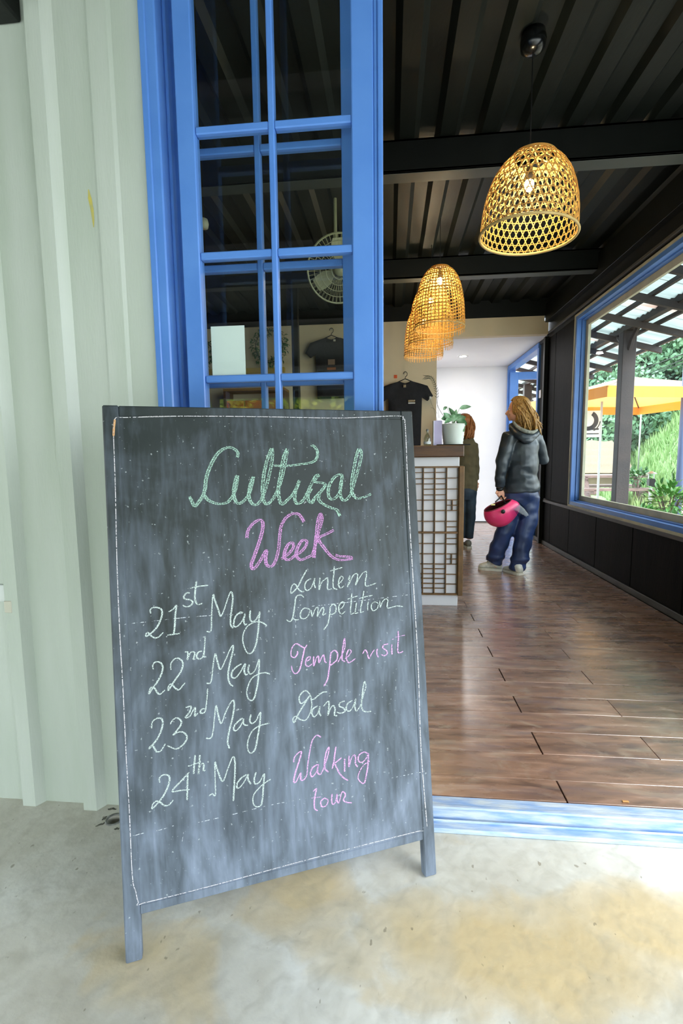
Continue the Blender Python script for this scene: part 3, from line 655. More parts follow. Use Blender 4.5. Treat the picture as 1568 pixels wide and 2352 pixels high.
strokes('chalk_word', 'pink chalk word Walking', 'pp', E_, .0034, [
 [(220,782),(225,740),(255,700),(290,680),(285,720),(260,800),(235,880),(220,957),(240,965),(265,915),(285,880),(285,938),(310,945),(340,900),(350,800),(365,700),(385,600),(410,550),(440,532),(472,548)],
 [(442,800),(395,830),(375,880),(390,915),(430,870),(447,798),(440,870),(470,890),(510,800),(540,700),(547,640),(520,690),(505,780),(510,840),(542,870)],
 [(610,636),(600,700),(590,780),(575,842)], [(662,738),(600,788),(575,805)], [(600,790),(630,860),(670,915),(722,947)], [(690,745),(690,800),(690,867)],
 [(730,718),(730,822),(750,750),(775,713),(790,730),(790,790),(812,822)],
 [(908,700),(870,685),(825,710),(815,760),(850,780),(890,740),(907,698),(905,800),(890,900),(870,972),(835,960),(813,920),(830,860),(870,800),(922,768)]])
strokes('chalk_word', 'pink chalk word tour', 'pp', E_, .0032, [
 [(400,1050),(430,1025),(420,1080),(410,1150),(415,1210),(442,1228)], [(385,1112),(470,1100)],
 [(500,1113),(470,1145),(480,1190),(520,1180),(537,1130),(500,1110)], [(575,1073),(570,1130),(580,1167),(605,1150),(620,1073),(620,1130),(637,1155),(655,1090),(670,1053),(692,1065),(696,1090),(680,1130),(710,1150),(757,1155)]])
for rule_ in [
 [(275,1438),(350,1430),(440,1420),(560,1412)], [(628,1403),(700,1397),(800,1386),(952,1367)], [(626,1422),(626,1402)],
 [(303,1922),(360,1912),(400,1900)], [(455,1893),(520,1878),(620,1853),(725,1833)], [(900,1790),(940,1782),(975,1773)], [(418,1940),(424,1898)], [(522,1944),(515,1905)], [(678,1403),(681,1480)]]:
    strokes('chalk_rule', 'faint thin chalk rule', 'f', I_, .0018, [rule_])
for line_ in [
 [(270,962),(400,959),(600,960),(780,963),(912,958),(924,966),(930,980),(937,1150),(947,1318),(959,1520),(966,1720),(980,1900)],
 [(972,1910),(900,1928),(700,1980),(500,2035),(330,2078),(318,2074),(312,2050),(304,2013),(297,1860),(290,1740),(283,1593),(275,1450),(269,1300),(265,1120),(261,1000),(263,968),(272,960)]]:
    strokes('worn_outline', 'pale worn line along the frame edge', 'b', I_, .0022, [line_])
# worn orange wood showing at the top left corner, small
strokes('worn_outline', 'bare orange wood at the frame corner', 'b', I_, .004, [[(264,966),(262,985),(261,1005)]]).data.materials[0] = mat('bare_wood', (206, 160, 110), .8)
# ------------------------------------------------------------------ paper on the glass
a_ = onY(482, 749, YF+.006); b_2 = onY(563, 856, YF+.006)
tag(bx('paper_sheet', (a_.x, YF+.012, b_2.z-.012), (b_2.x, YF+.0128, a_.z), M['paper'], ch=0), 'blank white sheet of paper taped inside the blue glass door', 'paper')
# ------------------------------------------------------------------ pendant lamps
def dome_r(prof, t):
    k = t*(len(prof)-1); i = min(int(k), len(prof)-2); f_ = k-i
    return prof[i][0]*(1-f_)+prof[i+1][0]*f_, prof[i][1]*(1-f_)+prof[i+1][1]*f_
def ribbon(mb, pts, c, w, th=.0012, T=None):
    # flat strip lying on the shade surface; outward normal is away from the axis c
    v = []
    for i, q in enumerate(pts):
        tg = (pts[min(i+1, len(pts)-1)]-pts[max(i-1, 0)]).normalized()
        o_ = Vector((q.x, q.y, 0)); o_ = o_.normalized() if o_.length > 1e-5 else Vector((0, 0, 1))
        nn = (o_ + Vector((0, 0, .25))).normalized(); sd = tg.cross(nn).normalized(); nn = sd.cross(tg)
        for a, b in ((-1, -1), (1, -1), (1, 1), (-1, 1)): 
            k = q+sd*w*.5*a+nn*th*.5*b; v.append((T @ k if T else k)+c)
    f = []
    for i in range(len(pts)-1):
        for j in range(4): f.append((4*i+j, 4*i+(j+1) % 4, 4*i+4+(j+1) % 4, 4*i+4+j))
    mb.add(v, f)
def lamp_point(loc, e=9, col=(1, .84, .54), r=.03):
    l = bpy.data.lights.new('bulb_light', 'POINT'); l.energy = e; l.color = col; l.shadow_soft_size = r
    o = bpy.data.objects.new('bulb_light', l); COL.objects.link(o); o.location = loc
def pendant(kind, c, R, Hh, zt, label, bulbz, tilt=0):
    c = Vector(c)   # centre of the rim
    t = thing('pendant_lamp', label, 'pendant lamp', c, group=None)
    T = Matrix.Rotation(tilt, 3, 'Y')
    if kind == 'hex': pr = [(1.0, 0), (.995, .12), (.98, .26), (.95, .40), (.89, .54), (.80, .68), (.67, .80), (.50, .90), (.30, .97), (.0, 1.0)]
    else: pr = [(1.0, 0), (1.0, .13), (.985, .27), (.96, .41), (.91, .55), (.84, .68), (.73, .80), (.58, .90), (.38, .97), (.0, 1.0)]
    pr = [(r*R, z*Hh) for r, z in pr]
    P = lambda th_, u: (lambda rz, jj=0: Vector((rz[0]*math.cos(th_), rz[0]*math.sin(th_), rz[1])))(dome_r(pr, u))
    mb = MB()
    if kind == 'hex':
        NH = 41
        for sgn in (-1, 1):
            for k in range(NH):
                th0 = 2*math.pi*k/NH; pts = []
                for i in range(26):
                    u = .82*i/25; pts.append(P(th0+sgn*u*1.05, u)*(1+.004*sgn))
                ribbon(mb, pts, c, .0046, T=T)
        u = .0365
        while u < .8:
            ribbon(mb, [P(2*math.pi*i/64, u)*1.002 for i in range(65)], c, .0040, T=T); u += .073
        ribbon(mb, [P(2*math.pi*i/64, .80)*1.01 for i in range(65)], c, .010, T=T)
        # woven cap over the crown: three crossing sets of strips
        for s3 in range(3):
            a3 = s3*math.pi/3
            for k in range(-3, 4):
                off = k*.26*R*.75; pts = []
                for i in range(13):
                    l_ = (i/6-1)*.68*R; x_ = math.cos(a3)*l_-math.sin(a3)*off; y_ = math.sin(a3)*l_+math.cos(a3)*off
                    rr = math.hypot(x_, y_)
                    if rr > .66*R: continue
                    z_ = Hh*(1-.17*(rr/(.62*R))**2)
                    pts.append(Vector((x_, y_, z_)))
                if len(pts) > 2: ribbon(mb, pts, c, .0055, T=T)
        mat_ = M['bamboo']
    else:
        NV = 44
        for k in range(NV):
            a = 2*math.pi*(k+.15*random.random())/NV
            pts = [Vector((R*math.cos(a), R*math.sin(a), -.03-.012*random.random()))*1.0]+[P(a, .93*i/18) for i in range(19)]
            ribbon(mb, pts, c, .0066, T=T)
        nr = 22
        for i in range(nr):
            u = .03+.9*i/(nr-1); ribbon(mb, [P(2*math.pi*j/48, u)*1.004 for j in range(49)], c,   .0062 if i % 5 else .010, T=T)
        mat_ = M['bamboo2']
    mb.emit('shade', mat_, t, smooth=False)
    # rim hoop
    rp_ = MB(); rp_.tube([T @ Vector((R*1.01*math.cos(a*math.pi/24), R*1.01*math.sin(a*math.pi/24), .0)) + c for a in range(48)], .0065 if kind == 'hex' else .0035, 6, closed=True)
    rp_.emit('rim_hoop', M['bamboo_rim'], t, smooth=True)
    bc = Vector((c.x, c.y, bulbz))
    MB().ell(bc, (.021, .021, .028), 16, 10).emit('bulb', M['bulb'], t, smooth=True)
    MB().lathe([(0, .075), (.014, .075), (.016, .03), (.012, .02), (0, .02)], bc, 14).emit('socket', M['cord'], t, smooth=True)
    MB().tube([bc+Vector((0, 0, .07)), (c.x, c.y, zt-.02)], .0028, 6).emit('cord', M['cord'], t)
    lamp_point(bc, 22 if kind == 'hex' else 26)
    return t
yp = 2.44; top = onY(1213, 350, yp); lft = onY(1103, 556, yp); rgt = onY(1322, 526, yp)
R1 = (rgt.x-lft.x)/2; c1_ = Vector(((lft.x+rgt.x)/2, yp, (lft.z+rgt.z)/2))
pl = pendant('hex', c1_, R1, top.z-c1_.z+.005, ZC, 'large round dome pendant lamp of hexagonal bamboo weave hanging nearest the doorway', onY(1218, 425, yp).z, tilt=math.radians(3))
cc_ = Vector((c1_.x, yp, ZC-.055))
MB().lathe([(0, -.03), (.03, -.028), (.052, -.01), (.056, .02), (.05, .054), (0, .055)], cc_, 20).emit('ceiling_rose', mat('glossy_black_rose', (12, 14, 14), .2), pl, smooth=True)
zbulb = 2.545
data = [((1017, 645), 110, 770, 612, 'tall bamboo basket pendant lamp with fringe, nearest of the three over the counter'),
        ((997, 690), 97, 806, 652, 'bamboo basket pendant lamp with fringe, middle of the three over the counter'),
        ((980, 737), 86, 830, 700, 'bamboo basket pendant lamp with fringe, farthest of the three over the counter')]
for (bp_, w_, yb_, yt_, lab) in data:
    q = onZ(bp_[0], bp_[1], zbulb); rad = w_/2/F*q.y*1.0
    cx = q.x-.006*q.y; zb_ = onY(bp_[0], yb_-8, q.y).z; zt_ = onY(bp_[0], yt_, q.y).z
    pendant('grid', (cx, q.y, zb_+.03), rad*.98, zt_-zb_-.03, ZC, lab, zbulb)
# ------------------------------------------------------------------ counter with lattice front
ct = thing('service_counter', 'white counter with brown lattice front and thick dark wooden top', 'counter', (.0, 3.62, HF))
YC = 3.62
X1 = onY(1050, 1392, YC).x; z_lat_t = onY(1000, 1072, YC).z; z_lat_b = onY(1000, 1364, YC).z
z_wt = onY(1000, 1050, YC).z; z_top = onY(1010, 1023, YC).z
bx('body', (-1.3, YC, HF), (X1, YC+.55, z_wt), M['white'], ct, ch=.003)
bx('worktop', (-1.35, YC-.05, z_wt), (onY(1066, 1030, YC-.05).x, YC+.60, z_top), M['wood_dark'], ct, ch=.006)
xe = onY(1052, 1200, YC-.02).x; xe2 = onY(1064, 1200, YC-.02).x
bx('edge_board', (xe, YC-.035, z_lat_b-.004), (xe2, YC+.04, z_lat_t+.003), M['wood_mid'], ct, ch=.004)
xm = lambda px: onY(px, 1200, YC-.02).x
zm = lambda cy: z_lat_t-(cy-420)/(2025-420)*(z_lat_t-z_lat_b)
ft = .0045
cols = [xm(1052)]; 
step = (xm(1051.5)-xm(971.5))/3
cols = [xm(1051.5)-i*step for i in range(0, 18)]
def bar(a, b, name='lattice_bar'): return MB().box(a, b, .001).emit(name, M['wood_mid'], ct)
bar((cols[-1], YC-.024, z_lat_t-.008), (cols[0], YC, z_lat_t+.003), 'lattice_rail'); bar((cols[-1], YC-.024, z_lat_b-.003), (cols[0], YC, z_lat_b+.009), 'lattice_rail')
bar((cols[-1], YC-.026, zm(1235)-.007), (cols[0], YC, zm(1235)+.007), 'lattice_rail')
for i, cx in enumerate(cols):
    bar((cx-ft*.7, YC-.022, z_lat_b), (cx+ft*.7, YC, z_lat_t), 'lattice_post')
P4 = [560, 695, 830, 960, 1095, 1165, 1310, 1380, 1505, 1635, 1765, 1890]
P2 = [490, 565, 630, 695, 765, 830, 960, 1095, 1375, 1505, 1635, 1695, 1760, 1820, 1885, 1945]
seg = MB(); cnt = 0
for i in range(len(cols)-1):
    a, b = cols[i+1], cols[i]; k = i % 6
    pat = P4 if k in (0, 5) else (P2 if k in (1, 2) else P2[:3]+P2[5:11]+P2[12:])
    for cy in pat:
        if i < 5: bar((a, YC-.020, zm(cy)-ft*.6), (b, YC-.002, zm(cy)+ft*.6))
        else: seg.box((a, YC-.020, zm(cy)-ft*.6), (b, YC-.002, zm(cy)+ft*.6))
    if k in (0, 5):
        for (c0_, c1) in ((830, 960), (1505, 1635)):
            for q in (lambda bb: bb,):
                m_ = (a+b)/2
                for args in (((m_-.003, YC-.02, zm(c1)), (m_+.003, YC-.002, zm(c0_))), ((a, YC-.02, zm((c0_+c1)/2)-.003), (b, YC-.002, zm((c0_+c1)/2)+.003))):
                    if i < 5: bar(*args)
                    else: seg.box(*args)
seg.emit('lattice_bars_behind_board', M['wood_mid'], ct)['kind'] = 'stuff'
# pot, plant, bottle, card, tray
ZT = z_top
yp_ = YC+.12
pc = onY(1040, 1018, yp_); potm = mat('white_ribbed_ceramic', (208, 218, 208), .45, col2=(216, 224, 216), nscale=10)
pot = thing('potted_plant', 'green leafy plant with a dry frond in a white ribbed pot on the counter', 'plant', (pc.x, yp_, ZT))
rt = 26.5/F*yp_; rb = 21/F*yp_; hp = onY(1040, 974, yp_).z-ZT
prf = [(0, .002), (rb, .002)]+[(rb+(rt-rb)*i/14+(.0012 if i % 2 else -.0012), .002+(hp-.002)*i/14) for i in range(15)]+[(rt-.006, hp), (rt-.008, hp-.02), (0, hp-.02)]
MB().lathe(prf, (pc.x, yp_, ZT), 32).emit('pot', potm, pot, smooth=True)
MB().lathe([(0, 0), (rt-.009, 0)], (pc.x, yp_, ZT+hp-.018), 24).emit('soil', mat('dark_soil', (40, 30, 22), .95), pot)
base_ = Vector((pc.x, yp_, ZT+hp-.02))
def leafmesh(mb, a, b, w, bend=.01, seg_=6, up=Vector((0, 0, 1))):
    a = Vector(a); b = Vector(b); d = (b-a); sd = d.cross(up)
    if sd.length < 1e-4: sd = Vector((1, 0, 0))
    sd.normalize(); nn = sd.cross(d).normalized(); v = []
    for i in range(seg_+1):
        t_ = i/seg_; ww = w*math.sin(math.pi*min(1, t_*.92+.08))**.8*(1-.15*t_) if 0 < i < seg_ else w*.04
        c = a+d*t_+nn*bend*math.sin(math.pi*t_); v += [c-sd*ww*.5+nn*ww*.18, c, c+sd*ww*.5+nn*ww*.18]
    f = []
    for i in range(seg_):
        for j in (0, 1): f.append((3*i+j, 3*i+j+1, 3*i+4+j, 3*i+3+j))
    mb.add(v, f)
lm = mat('pothos_leaf', (86, 140, 92), .35, col2=(150, 190, 150), nscale=30)
for (sx_, sy_, tx, ty, w_, dy) in ((1040, 962, 1018, 948, .035, -.05), (1036, 960, 1013, 962, .04, -.03), (1043, 960, 1030, 936, .03, 0), (1045, 962, 1048, 940, .032, .02), (1048, 965, 1072, 975, .05, -.05), (1046, 962, 1070, 958, .045, -.02), (1050, 968, 1066, 992, .04, -.06), (1055, 938, 1082, 934, .03, 0), (1038, 966, 1020, 972, .04, -.07), (1026, 934, 1018, 942, .02, 0), (1042, 968, 1040, 950, .036, -.05), (1044, 968, 1058, 950, .04, -.04)):
    mb = MB(); a = onY(sx_, sy_, yp_+dy*.5); b = onY(tx, ty, yp_+dy); leafmesh(mb, a, b, w_*1.25, .01, up=Vector((random.uniform(-.4, .4), 1, random.uniform(-.2, .9))).normalized()); lfo = mb.emit('leaf', lm, pot, smooth=True)
    MB().tube(smoothpts([base_, (base_+a)/2+Vector((0, 0, .01)), a], 4), .0014, 5).emit('stem', M['leaf'], pot)
fr_ = mat('dry_frond', (52, 58, 44), .7)
spine = smoothpts([base_+Vector((-.01, 0, 0)), onY(1006, 935, yp_), onY(1002, 895, yp_), onY(992, 868, yp_), onY(977, 864, yp_)], 6)
MB().tube(spine, [.0016]*len(spine), 5).emit('frond_stem', fr_, pot)
mb = MB()
for i in range(9, len(spine)-1):
    for sg in (-1, 1):
        d = (spine[i+1]-spine[i]).normalized(); sd = Vector((d.z, 0, -d.x))*sg
        b = spine[i]+d*.03+sd*.018+Vector((0, .01*sg, -.012)); leafmesh(mb, spine[i], b, .004, 0, 3, up=Vector((0, 1, 0)))
mb.emit('frond', fr_, pot)
tw = MB()
for q in ([(1006, 975), (996, 940), (990, 925), (984, 905)], [(1008, 960), (1004, 930), (1006, 905), (1005, 893)], [(1004, 950), (996, 938), (989, 936)]):
    tw.tube([onY(a, b, yp_) for a, b in q], .0008, 4)
tw.emit('twigs', fr_, pot)
tr_ = onY(1060, 1018, YC+.05)
tag(bx('tray', (pc.x-.13, YC+.0, ZT+.0005), (pc.x+.11, YC+.04, ZT+.008), M['black'], ch=.002), 'thin black tray edge on the counter in front of the white pot', 'tray')
bq = onY(981, 1020, YC+.06)
bo = thing('glass_bottle', 'small clear glass bottle standing on the counter left of the plant', 'bottle', (bq.x, YC+.06, ZT))
MB().lathe([(0, .001), (.026, .001), (.027, .006), (.026, .055), (.018, .075), (.008, .09), (.008, .108)], (bq.x, YC+.06, ZT), 18).emit('body', glassmat('bottle_glass', (225, 230, 220), gain=2.0), bo, smooth=True)
MB().lathe([(0, .122), (.009, .122), (.010, .106)], (bq.x, YC+.06, ZT), 14).emit('cap', M['steel'], bo, smooth=True)
MB().lathe([(.0275, .012), (.0272, .03)], (bq.x, YC+.06, ZT), 18).emit('label_band', M['paper'], bo)
a_ = onY(996, 966, YC+.08); b_2 = onY(1013, 1020, YC+.08)
tag(MB().box((a_.x, YC+.08, ZT+.0005), (b_2.x+.005, YC+.084, a_.z), .001).emit('menu_card', mat('lilac_card', (196, 188, 224), .6, col2=(206, 200, 230), nscale=6)), 'upright lilac and white card between the bottle and the pot', 'card')
tag(MB().box((a_.x-.004, YC+.075, ZT+.0005), (a_.x+.002, YC+.125, a_.z), .001).emit('card_holder', M['white']), 'white upright card holder edge beside the lilac card', 'card holder')
# ------------------------------------------------------------------ shirts on hangers on the cream wall
def shirt(xc, ytop, wpx, hpx, label, badge, Y=YS-.10, sleeve=None):
    q = onY(xc, ytop, Y); k = Y/F*1.01; w = wpx*k; h = hpx*k
    t = thing('hanging_shirt', label, 'shirt', (q.x, Y, q.z-h))
    out = [(-.10, 0), (-.22, -.035), (-.40, -.10), (-.50, -.30), (-.40, -.40), (-.30, -.33), (-.29, -.6), (-.28, -1.0), (.28, -1.0), (.29, -.6), (.30, -.33), (.40, -.40), (.50, -.30), (.40, -.10), (.22, -.035), (.10, 0), (.05, -.03), (0, -.045), (-.05, -.03)]
    pts = [(a*w, b*h if b < -.41 else b*w*.9) for a, b in out]
    bm = bmesh.new(); vs = [bm.verts.new((q.x+a, Y, q.z+b)) for a, b in pts]; fc = bm.faces.new(vs)
    r = bmesh.ops.extrude_face_region(bm, geom=[fc]); ev = [g for g in r['geom'] if isinstance(g, bmesh.types.BMVert)]
    for g in ev: g.co.y -= .03
    bmesh.ops.triangulate(bm, faces=bm.faces); bmesh.ops.subdivide_edges(bm, edges=bm.edges, cuts=3, use_grid_fill=True)
    for g in bm.verts:
        ed = abs(g.co.x-q.x)/(w*.5); g.co.y += .014*mnoise.noise(Vector((g.co.x*14, g.co.y*3, g.co.z*4))) + (.012*ed if g.co.y < Y-.015 else 0)
    bm.verts.index_update(); v = [g.co.copy() for g in bm.verts]; f = [tuple(g.index for g in fa.verts) for fa in bm.faces]; bm.free()
    emit('cloth', v, f, M['dark_cloth'], t, smooth=True)
    # hanger
    hk = MB(); z0 = q.z+.012
    hk.tube([(q.x-.17*w, Y-.012, q.z-.02), (q.x, Y-.012, z0+.018), (q.x+.17*w, Y-.012, q.z-.02)], .006, 6)
    arc = [Vector((q.x, Y-.012, z0+.02)), Vector((q.x, Y-.012, z0+.04))]+[Vector((q.x+.0+.024*math.cos(a)*-1+.0, Y-.012, z0+.075+.026*math.sin(a))) for a in [math.radians(x_) for x_ in (230, 190, 150, 100, 60, 20, -10)]]
    arc = [Vector((q.x, Y-.012, z0+.018)), Vector((q.x+.004, Y-.012, z0+.04)), Vector((q.x+.022, Y-.012, z0+.058)), Vector((q.x+.024, Y-.012, z0+.085)), Vector((q.x+.006, Y-.012, z0+.103)), Vector((q.x-.016, Y-.012, z0+.094)), Vector((q.x-.022, Y-.012, z0+.075))]
    hk.tube(smoothpts(arc, 4), .0045, 6); hk.emit('hanger', M['cord'], t, smooth=True)
    MB().tube([Vector((q.x, Y-.012, z0+.100)), Vector((q.x, YS, z0+.100))], .004, 6).emit('nail', M['steel'], t)
    for (bx_, by_, bw, bh, m_) in badge:
        a = onY(bx_-bw/2, by_-bh/2, Y-.034); b = onY(bx_+bw/2, by_+bh/2, Y-.034)
        bx('badge', (a.x, Y-.046, b.z), (b.x, Y-.030, a.z), m_, t, ch=.001)
    return t
gold = mat('beige_badge', (178, 168, 138), .8, col2=(120, 90, 60), nscale=120); wh = mat('white_badge', (210, 210, 206), .8)
shirt(930, 876, 122, 160, 'black polo shirt on a black hanger left of the plant on the counter', [(945, 921, 16, 4, gold), (945, 926, 16, 2.2, wh), (929, 887, 6, 6, gold), (988, 914, 5, 6, wh)])
shirt(761, 776, 118, 132, 'black T-shirt on a hanger seen through the glass doors', [(761, 832, 16, 12, mat('grey_print', (130, 110, 96), .8)), (768, 782, 5, 4, wh), (761, 847, 20, 5, mat('orange_print', (150, 90, 50), .8))], Y=YS-.09)
# hook nails: small orange tag on wall
a_ = onY(908, 865, YS-.002)
tag(bx('orange_tag', (a_.x-.02, YS-.006, a_.z-.02), (a_.x+.02, YS-.001, a_.z+.02), mat('orange_card', (226, 96, 50), .7), ch=0), 'small orange tag pinned on the cream wall above the black polo shirt', 'tag')
# things behind the glass doors: shelf rack, wreaths, black post, fan
Yb = 5.95
a_ = onY(512, 893, Yb); b_2 = onY(654, 960, Yb)
rk = thing('display_shelf', 'dark wooden shelf unit with orange boxes behind the glass doors', 'shelf', ((a_.x+b_2.x)/2, Yb, HF))
bx('top_board', (a_.x, Yb, a_.z-.03), (b_2.x, Yb+.3, a_.z), mat('ochre_board', (150, 110, 40), .6), rk)
for x_ in (a_.x, b_2.x-.03): bx('side', (x_, Yb, HF), (x_+.03, Yb+.3, a_.z-.03), M['wood_dark'], rk)
for z_ in (1.70, 1.2, .6): bx('shelf_board', (a_.x+.03, Yb, z_), (b_2.x-.03, Yb+.3, z_+.025), M['wood_dark'], rk)
ob = mat('orange_red_box', (200, 74, 30), .6, col2=(170, 60, 30), nscale=6)
for i, (xa_, xb_) in enumerate(((514, 560), (562, 606), (608, 652))):
    p0 = onY(xa_, 905, Yb+.05); p1 = onY(xb_, 905, Yb+.05); zb_ = 1.7255
    tag(bx('carton', (p0.x+.03 if i == 0 else p0.x, Yb+.03, zb_), (p1.x-(.03 if i == 2 else 0), Yb+.25, zb_+.17), ob, ch=.004), ['left', 'middle', 'right'][i]+' orange red carton on the shelf unit behind the glass', 'carton', 'orange red cartons on the shelf unit')
p0 = onY(536, 900, Yb); 
pst = onY(675, 700, 5.2)
struct(bx('trim_10', (pst.x-.035, 5.2, HF), (pst.x+.035, 5.28, ZC), M['black'], ch=.004))
a_ = onY(655, 850, YS-.03)
tag(bx('yellow_bar', (onY(410, 850, YS).x, YS-.05, onY(600, 858, YS).z), (onY(655, 850, YS).x, YS-.001, onY(600, 846, YS).z), mat('yellow_rail', (176, 150, 62), .6)), 'yellow brown rail fixed along the cream wall behind the glass', 'rail')
def wreath(px, py, r, label, n=220):
    c = onY(px, py, YS-.12); t = thing('hanging_plant', label, 'hanging plant', (c.x, c.y, c.z))
    MB().tube([c+Vector((.8*r*math.cos(a*math.pi/10), 0, .9*r*math.sin(a*math.pi/10))) for a in range(20)], .006, 5, closed=True).emit('vine_ring', fr_, t)
    mb = MB()
    for i in range(n):
        a = random.uniform(0, 2*math.pi); rr = r*random.uniform(.65, 1.1); q = c+Vector((rr*math.cos(a), random.uniform(-.05, .05), rr*math.sin(a)))
        d = Vector((random.uniform(-1, 1), random.uniform(-.6, .6), random.uniform(-1, .6))).normalized(); leafmesh(mb, q, q+d*.05, .026, .004, 3)
    mb.emit('leaves', M['leaf_dark'], t)
    MB().tube([c+Vector((0, 0, r)), c+Vector((0, .11, r+.16))], .002, 4).emit('string', M['cord'], t)
wreath(618, 796, .22, 'round green leafy wreath behind the middle muntin of the glass doors', 300)
wreath(470, 812, .14, 'small leafy hanging plant at the left behind the white paper sheet', 160)
# wall fan behind the glass
fy = 3.6; fc = onY(778, 618, fy)
fan = thing('ceiling_fan', 'cream caged oscillating fan under the black ceiling behind the glass doors', 'fan', fc)
Tf = Matrix.Rotation(math.radians(18), 3, 'Z') @ Matrix.Rotation(math.radians(-62), 3, 'X') 
fm = mat('cream_fan_plastic', (168, 166, 128), .45, col2=(150, 150, 116), nscale=5)
Rf = .225
mb = MB()
for r_ in (.06, .10, .14, .18, Rf): mb.tube([Tf @ Vector((r_*math.cos(a*math.pi/20), r_*math.sin(a*math.pi/20), -.045*math.cos(r_/Rf*1.4)))+fc for a in range(40)], .0025 if r_ < Rf else .007, 5, closed=True)
for k in range(48):
    a = 2*math.pi*k/48; mb.tube([Tf @ Vector((r_*math.cos(a), r_*math.sin(a), -.045*math.cos(r_/Rf*1.4)))+fc for r_ in (.05, .1, .15, .19, Rf)], .0014, 4)
    mb.tube([Tf @ Vector((r_*math.cos(a), r_*math.sin(a), .045*math.cos(r_/Rf*1.4)))+fc for r_ in (.05, .1, .15, .19, Rf)], .0014, 4)
mb.emit('cage', fm, fan)
for k in range(3):
    a = 2*math.pi*k/3+.4; v = []
    for i in range(7):
        rr = .03+.17*i/6; w_ = .02+.07*math.sin(math.pi*i/6*.8)
        for s_ in (-1, 1):
            an = a+s_*w_/(rr+.05)*.8; v.append(Tf @ Vector((rr*math.cos(an), rr*math.sin(an), .012*s_))+fc)
    emit('blade', v, [(2*i, 2*i+1, 2*i+3, 2*i+2) for i in range(6)], fm, fan, smooth=True)
MB().lathe([(0, -.06), (.04, -.055), (.045, .0), (.05, .10), (.03, .13), (0, .13)], fc, 18, Tf).emit('motor', fm, fan, smooth=True)
mt = Tf @ Vector((0, 0, .12))+fc
MB().lathe([(0, -.02), (.045, -.015), (.05, .04), (.03, .06), (0, .06)], mt+Vector((0, 0, .10)), 18).emit('gear_housing', fm, fan, smooth=True)
MB().tube([mt, mt+Vector((0, 0, .12)), Vector((mt.x, mt.y, ZC))], .012, 8).emit('rod', fm, fan)
q = onY(467, 514, 3.4)
tag(MB().lathe([(0, -.03), (.03, -.028), (.036, 0), (.03, .028), (0, .03)], q, 14).emit('ceiling_sensor', mat('cream_sensor', (190, 190, 165), .5), smooth=True), 'small cream sensor high behind the left glass pane', 'sensor')
MB().tube([q+Vector((0, 0, .02)), (q.x, q.y, ZC)], .006, 6).emit('sensor_stem', M['black'], bpy.data.objects['ceiling_sensor'])
# ------------------------------------------------------------------ people
jm = mat('charcoal_rain_jacket', (36, 43, 49), .36, col2=(50, 58, 65), nscale=9, bump=.25, bscale=14)
jl = mat('pale_grey_lining', (150, 150, 138), .8, col2=(110, 112, 104), nscale=40, bump=.2)
tm = mat('navy_track_trousers', (32, 46, 78), .4, col2=(44, 62, 108), nscale=6, bump=.25, bscale=12)
shm = mat('white_trainer_leather', (224, 222, 212), .6, col2=(196, 194, 184), nscale=30, bump=.2)
slm = mat('cream_sole', (214, 210, 196), .7)
hairm = mat('brown_blond_hair', (104, 70, 32), .45, col2=(206, 158, 84), nscale=26, stretch=(6, 6, 1), bump=.3, bscale=80)
pink = mat('pink_helmet_shell', (226, 52, 106), .28, col2=(232, 62, 114), nscale=4)
visor = glassmat('clear_visor', (176, 190, 204), rough=.1, gain=.5)
def shoe(parent, heel, toe, floor_z, m, sole, hgt=.085, wd=.045):
    heel = Vector((heel.x, heel.y, floor_z)); toe = Vector((toe.x, toe.y, floor_z)); d = toe-heel; l = d.length; d.normalize(); s = Vector((-d.y, d.x, 0))
    secs = [(0.0, .55, .62), (.06, .8, .95), (.2, .92, 1.0), (.34, .86, .92), (.5, .88, .68), (.68, 1.0, .5), (.85, .92, .40), (.96, .62, .30), (1.0, .3, .2)]
    up = MB(); v = []; n = 12
    for (t_, w_, h_) in secs:
        for j in range(n):
            a = 2*math.pi*j/n; x_ = math.cos(a)*wd*w_; z_ = .018+(math.sin(a)*.5+.5)*hgt*h_
            v.append(heel+d*l*t_+s*x_+Vector((0, 0, z_)))
    f = [(i*n+j, i*n+(j+1) % n, (i+1)*n+(j+1) % n, (i+1)*n+j) for i in range(len(secs)-1) for j in range(n)]
    f += [tuple(range(n-1, -1, -1)), tuple((len(secs)-1)*n+j for j in range(n))]
    up.add(v, f); so = up.emit('shoe', m, parent, smooth=True)
    v = []; k = len(secs)
    for z_ in (.0008, .024):
        for (t_, w_, h_) in secs: v.append(heel+d*(l*(t_*1.03-.01))+s*wd*w_*1.08+Vector((0, 0, z_)))
        for (t_, w_, h_) in reversed(secs): v.append(heel+d*(l*(t_*1.03-.01))-s*wd*w_*1.08+Vector((0, 0, z_)))
    n = 2*k
    f = [tuple(range(n-1, -1, -1)), tuple(range(n, 2*n))]+[(i, (i+1) % n, n+(i+1) % n, n+i) for i in range(n)]
    MB().add(v, f).emit('sole', sole, so)
    lc = MB()
    for i in range(4):
        t_ = .42+.07*i; zz = .018+hgt*(.93-.75*(t_-.34)/.34*.5)
        lc.tube([heel+d*l*t_+s*(wd*.45)+Vector((0, 0, zz-.012)), heel+d*l*(t_+.01)+Vector((0, 0, zz)), heel+d*l*t_-s*(wd*.45)+Vector((0, 0, zz-.012))], .003, 5)
    lc.emit('laces', sole, so)
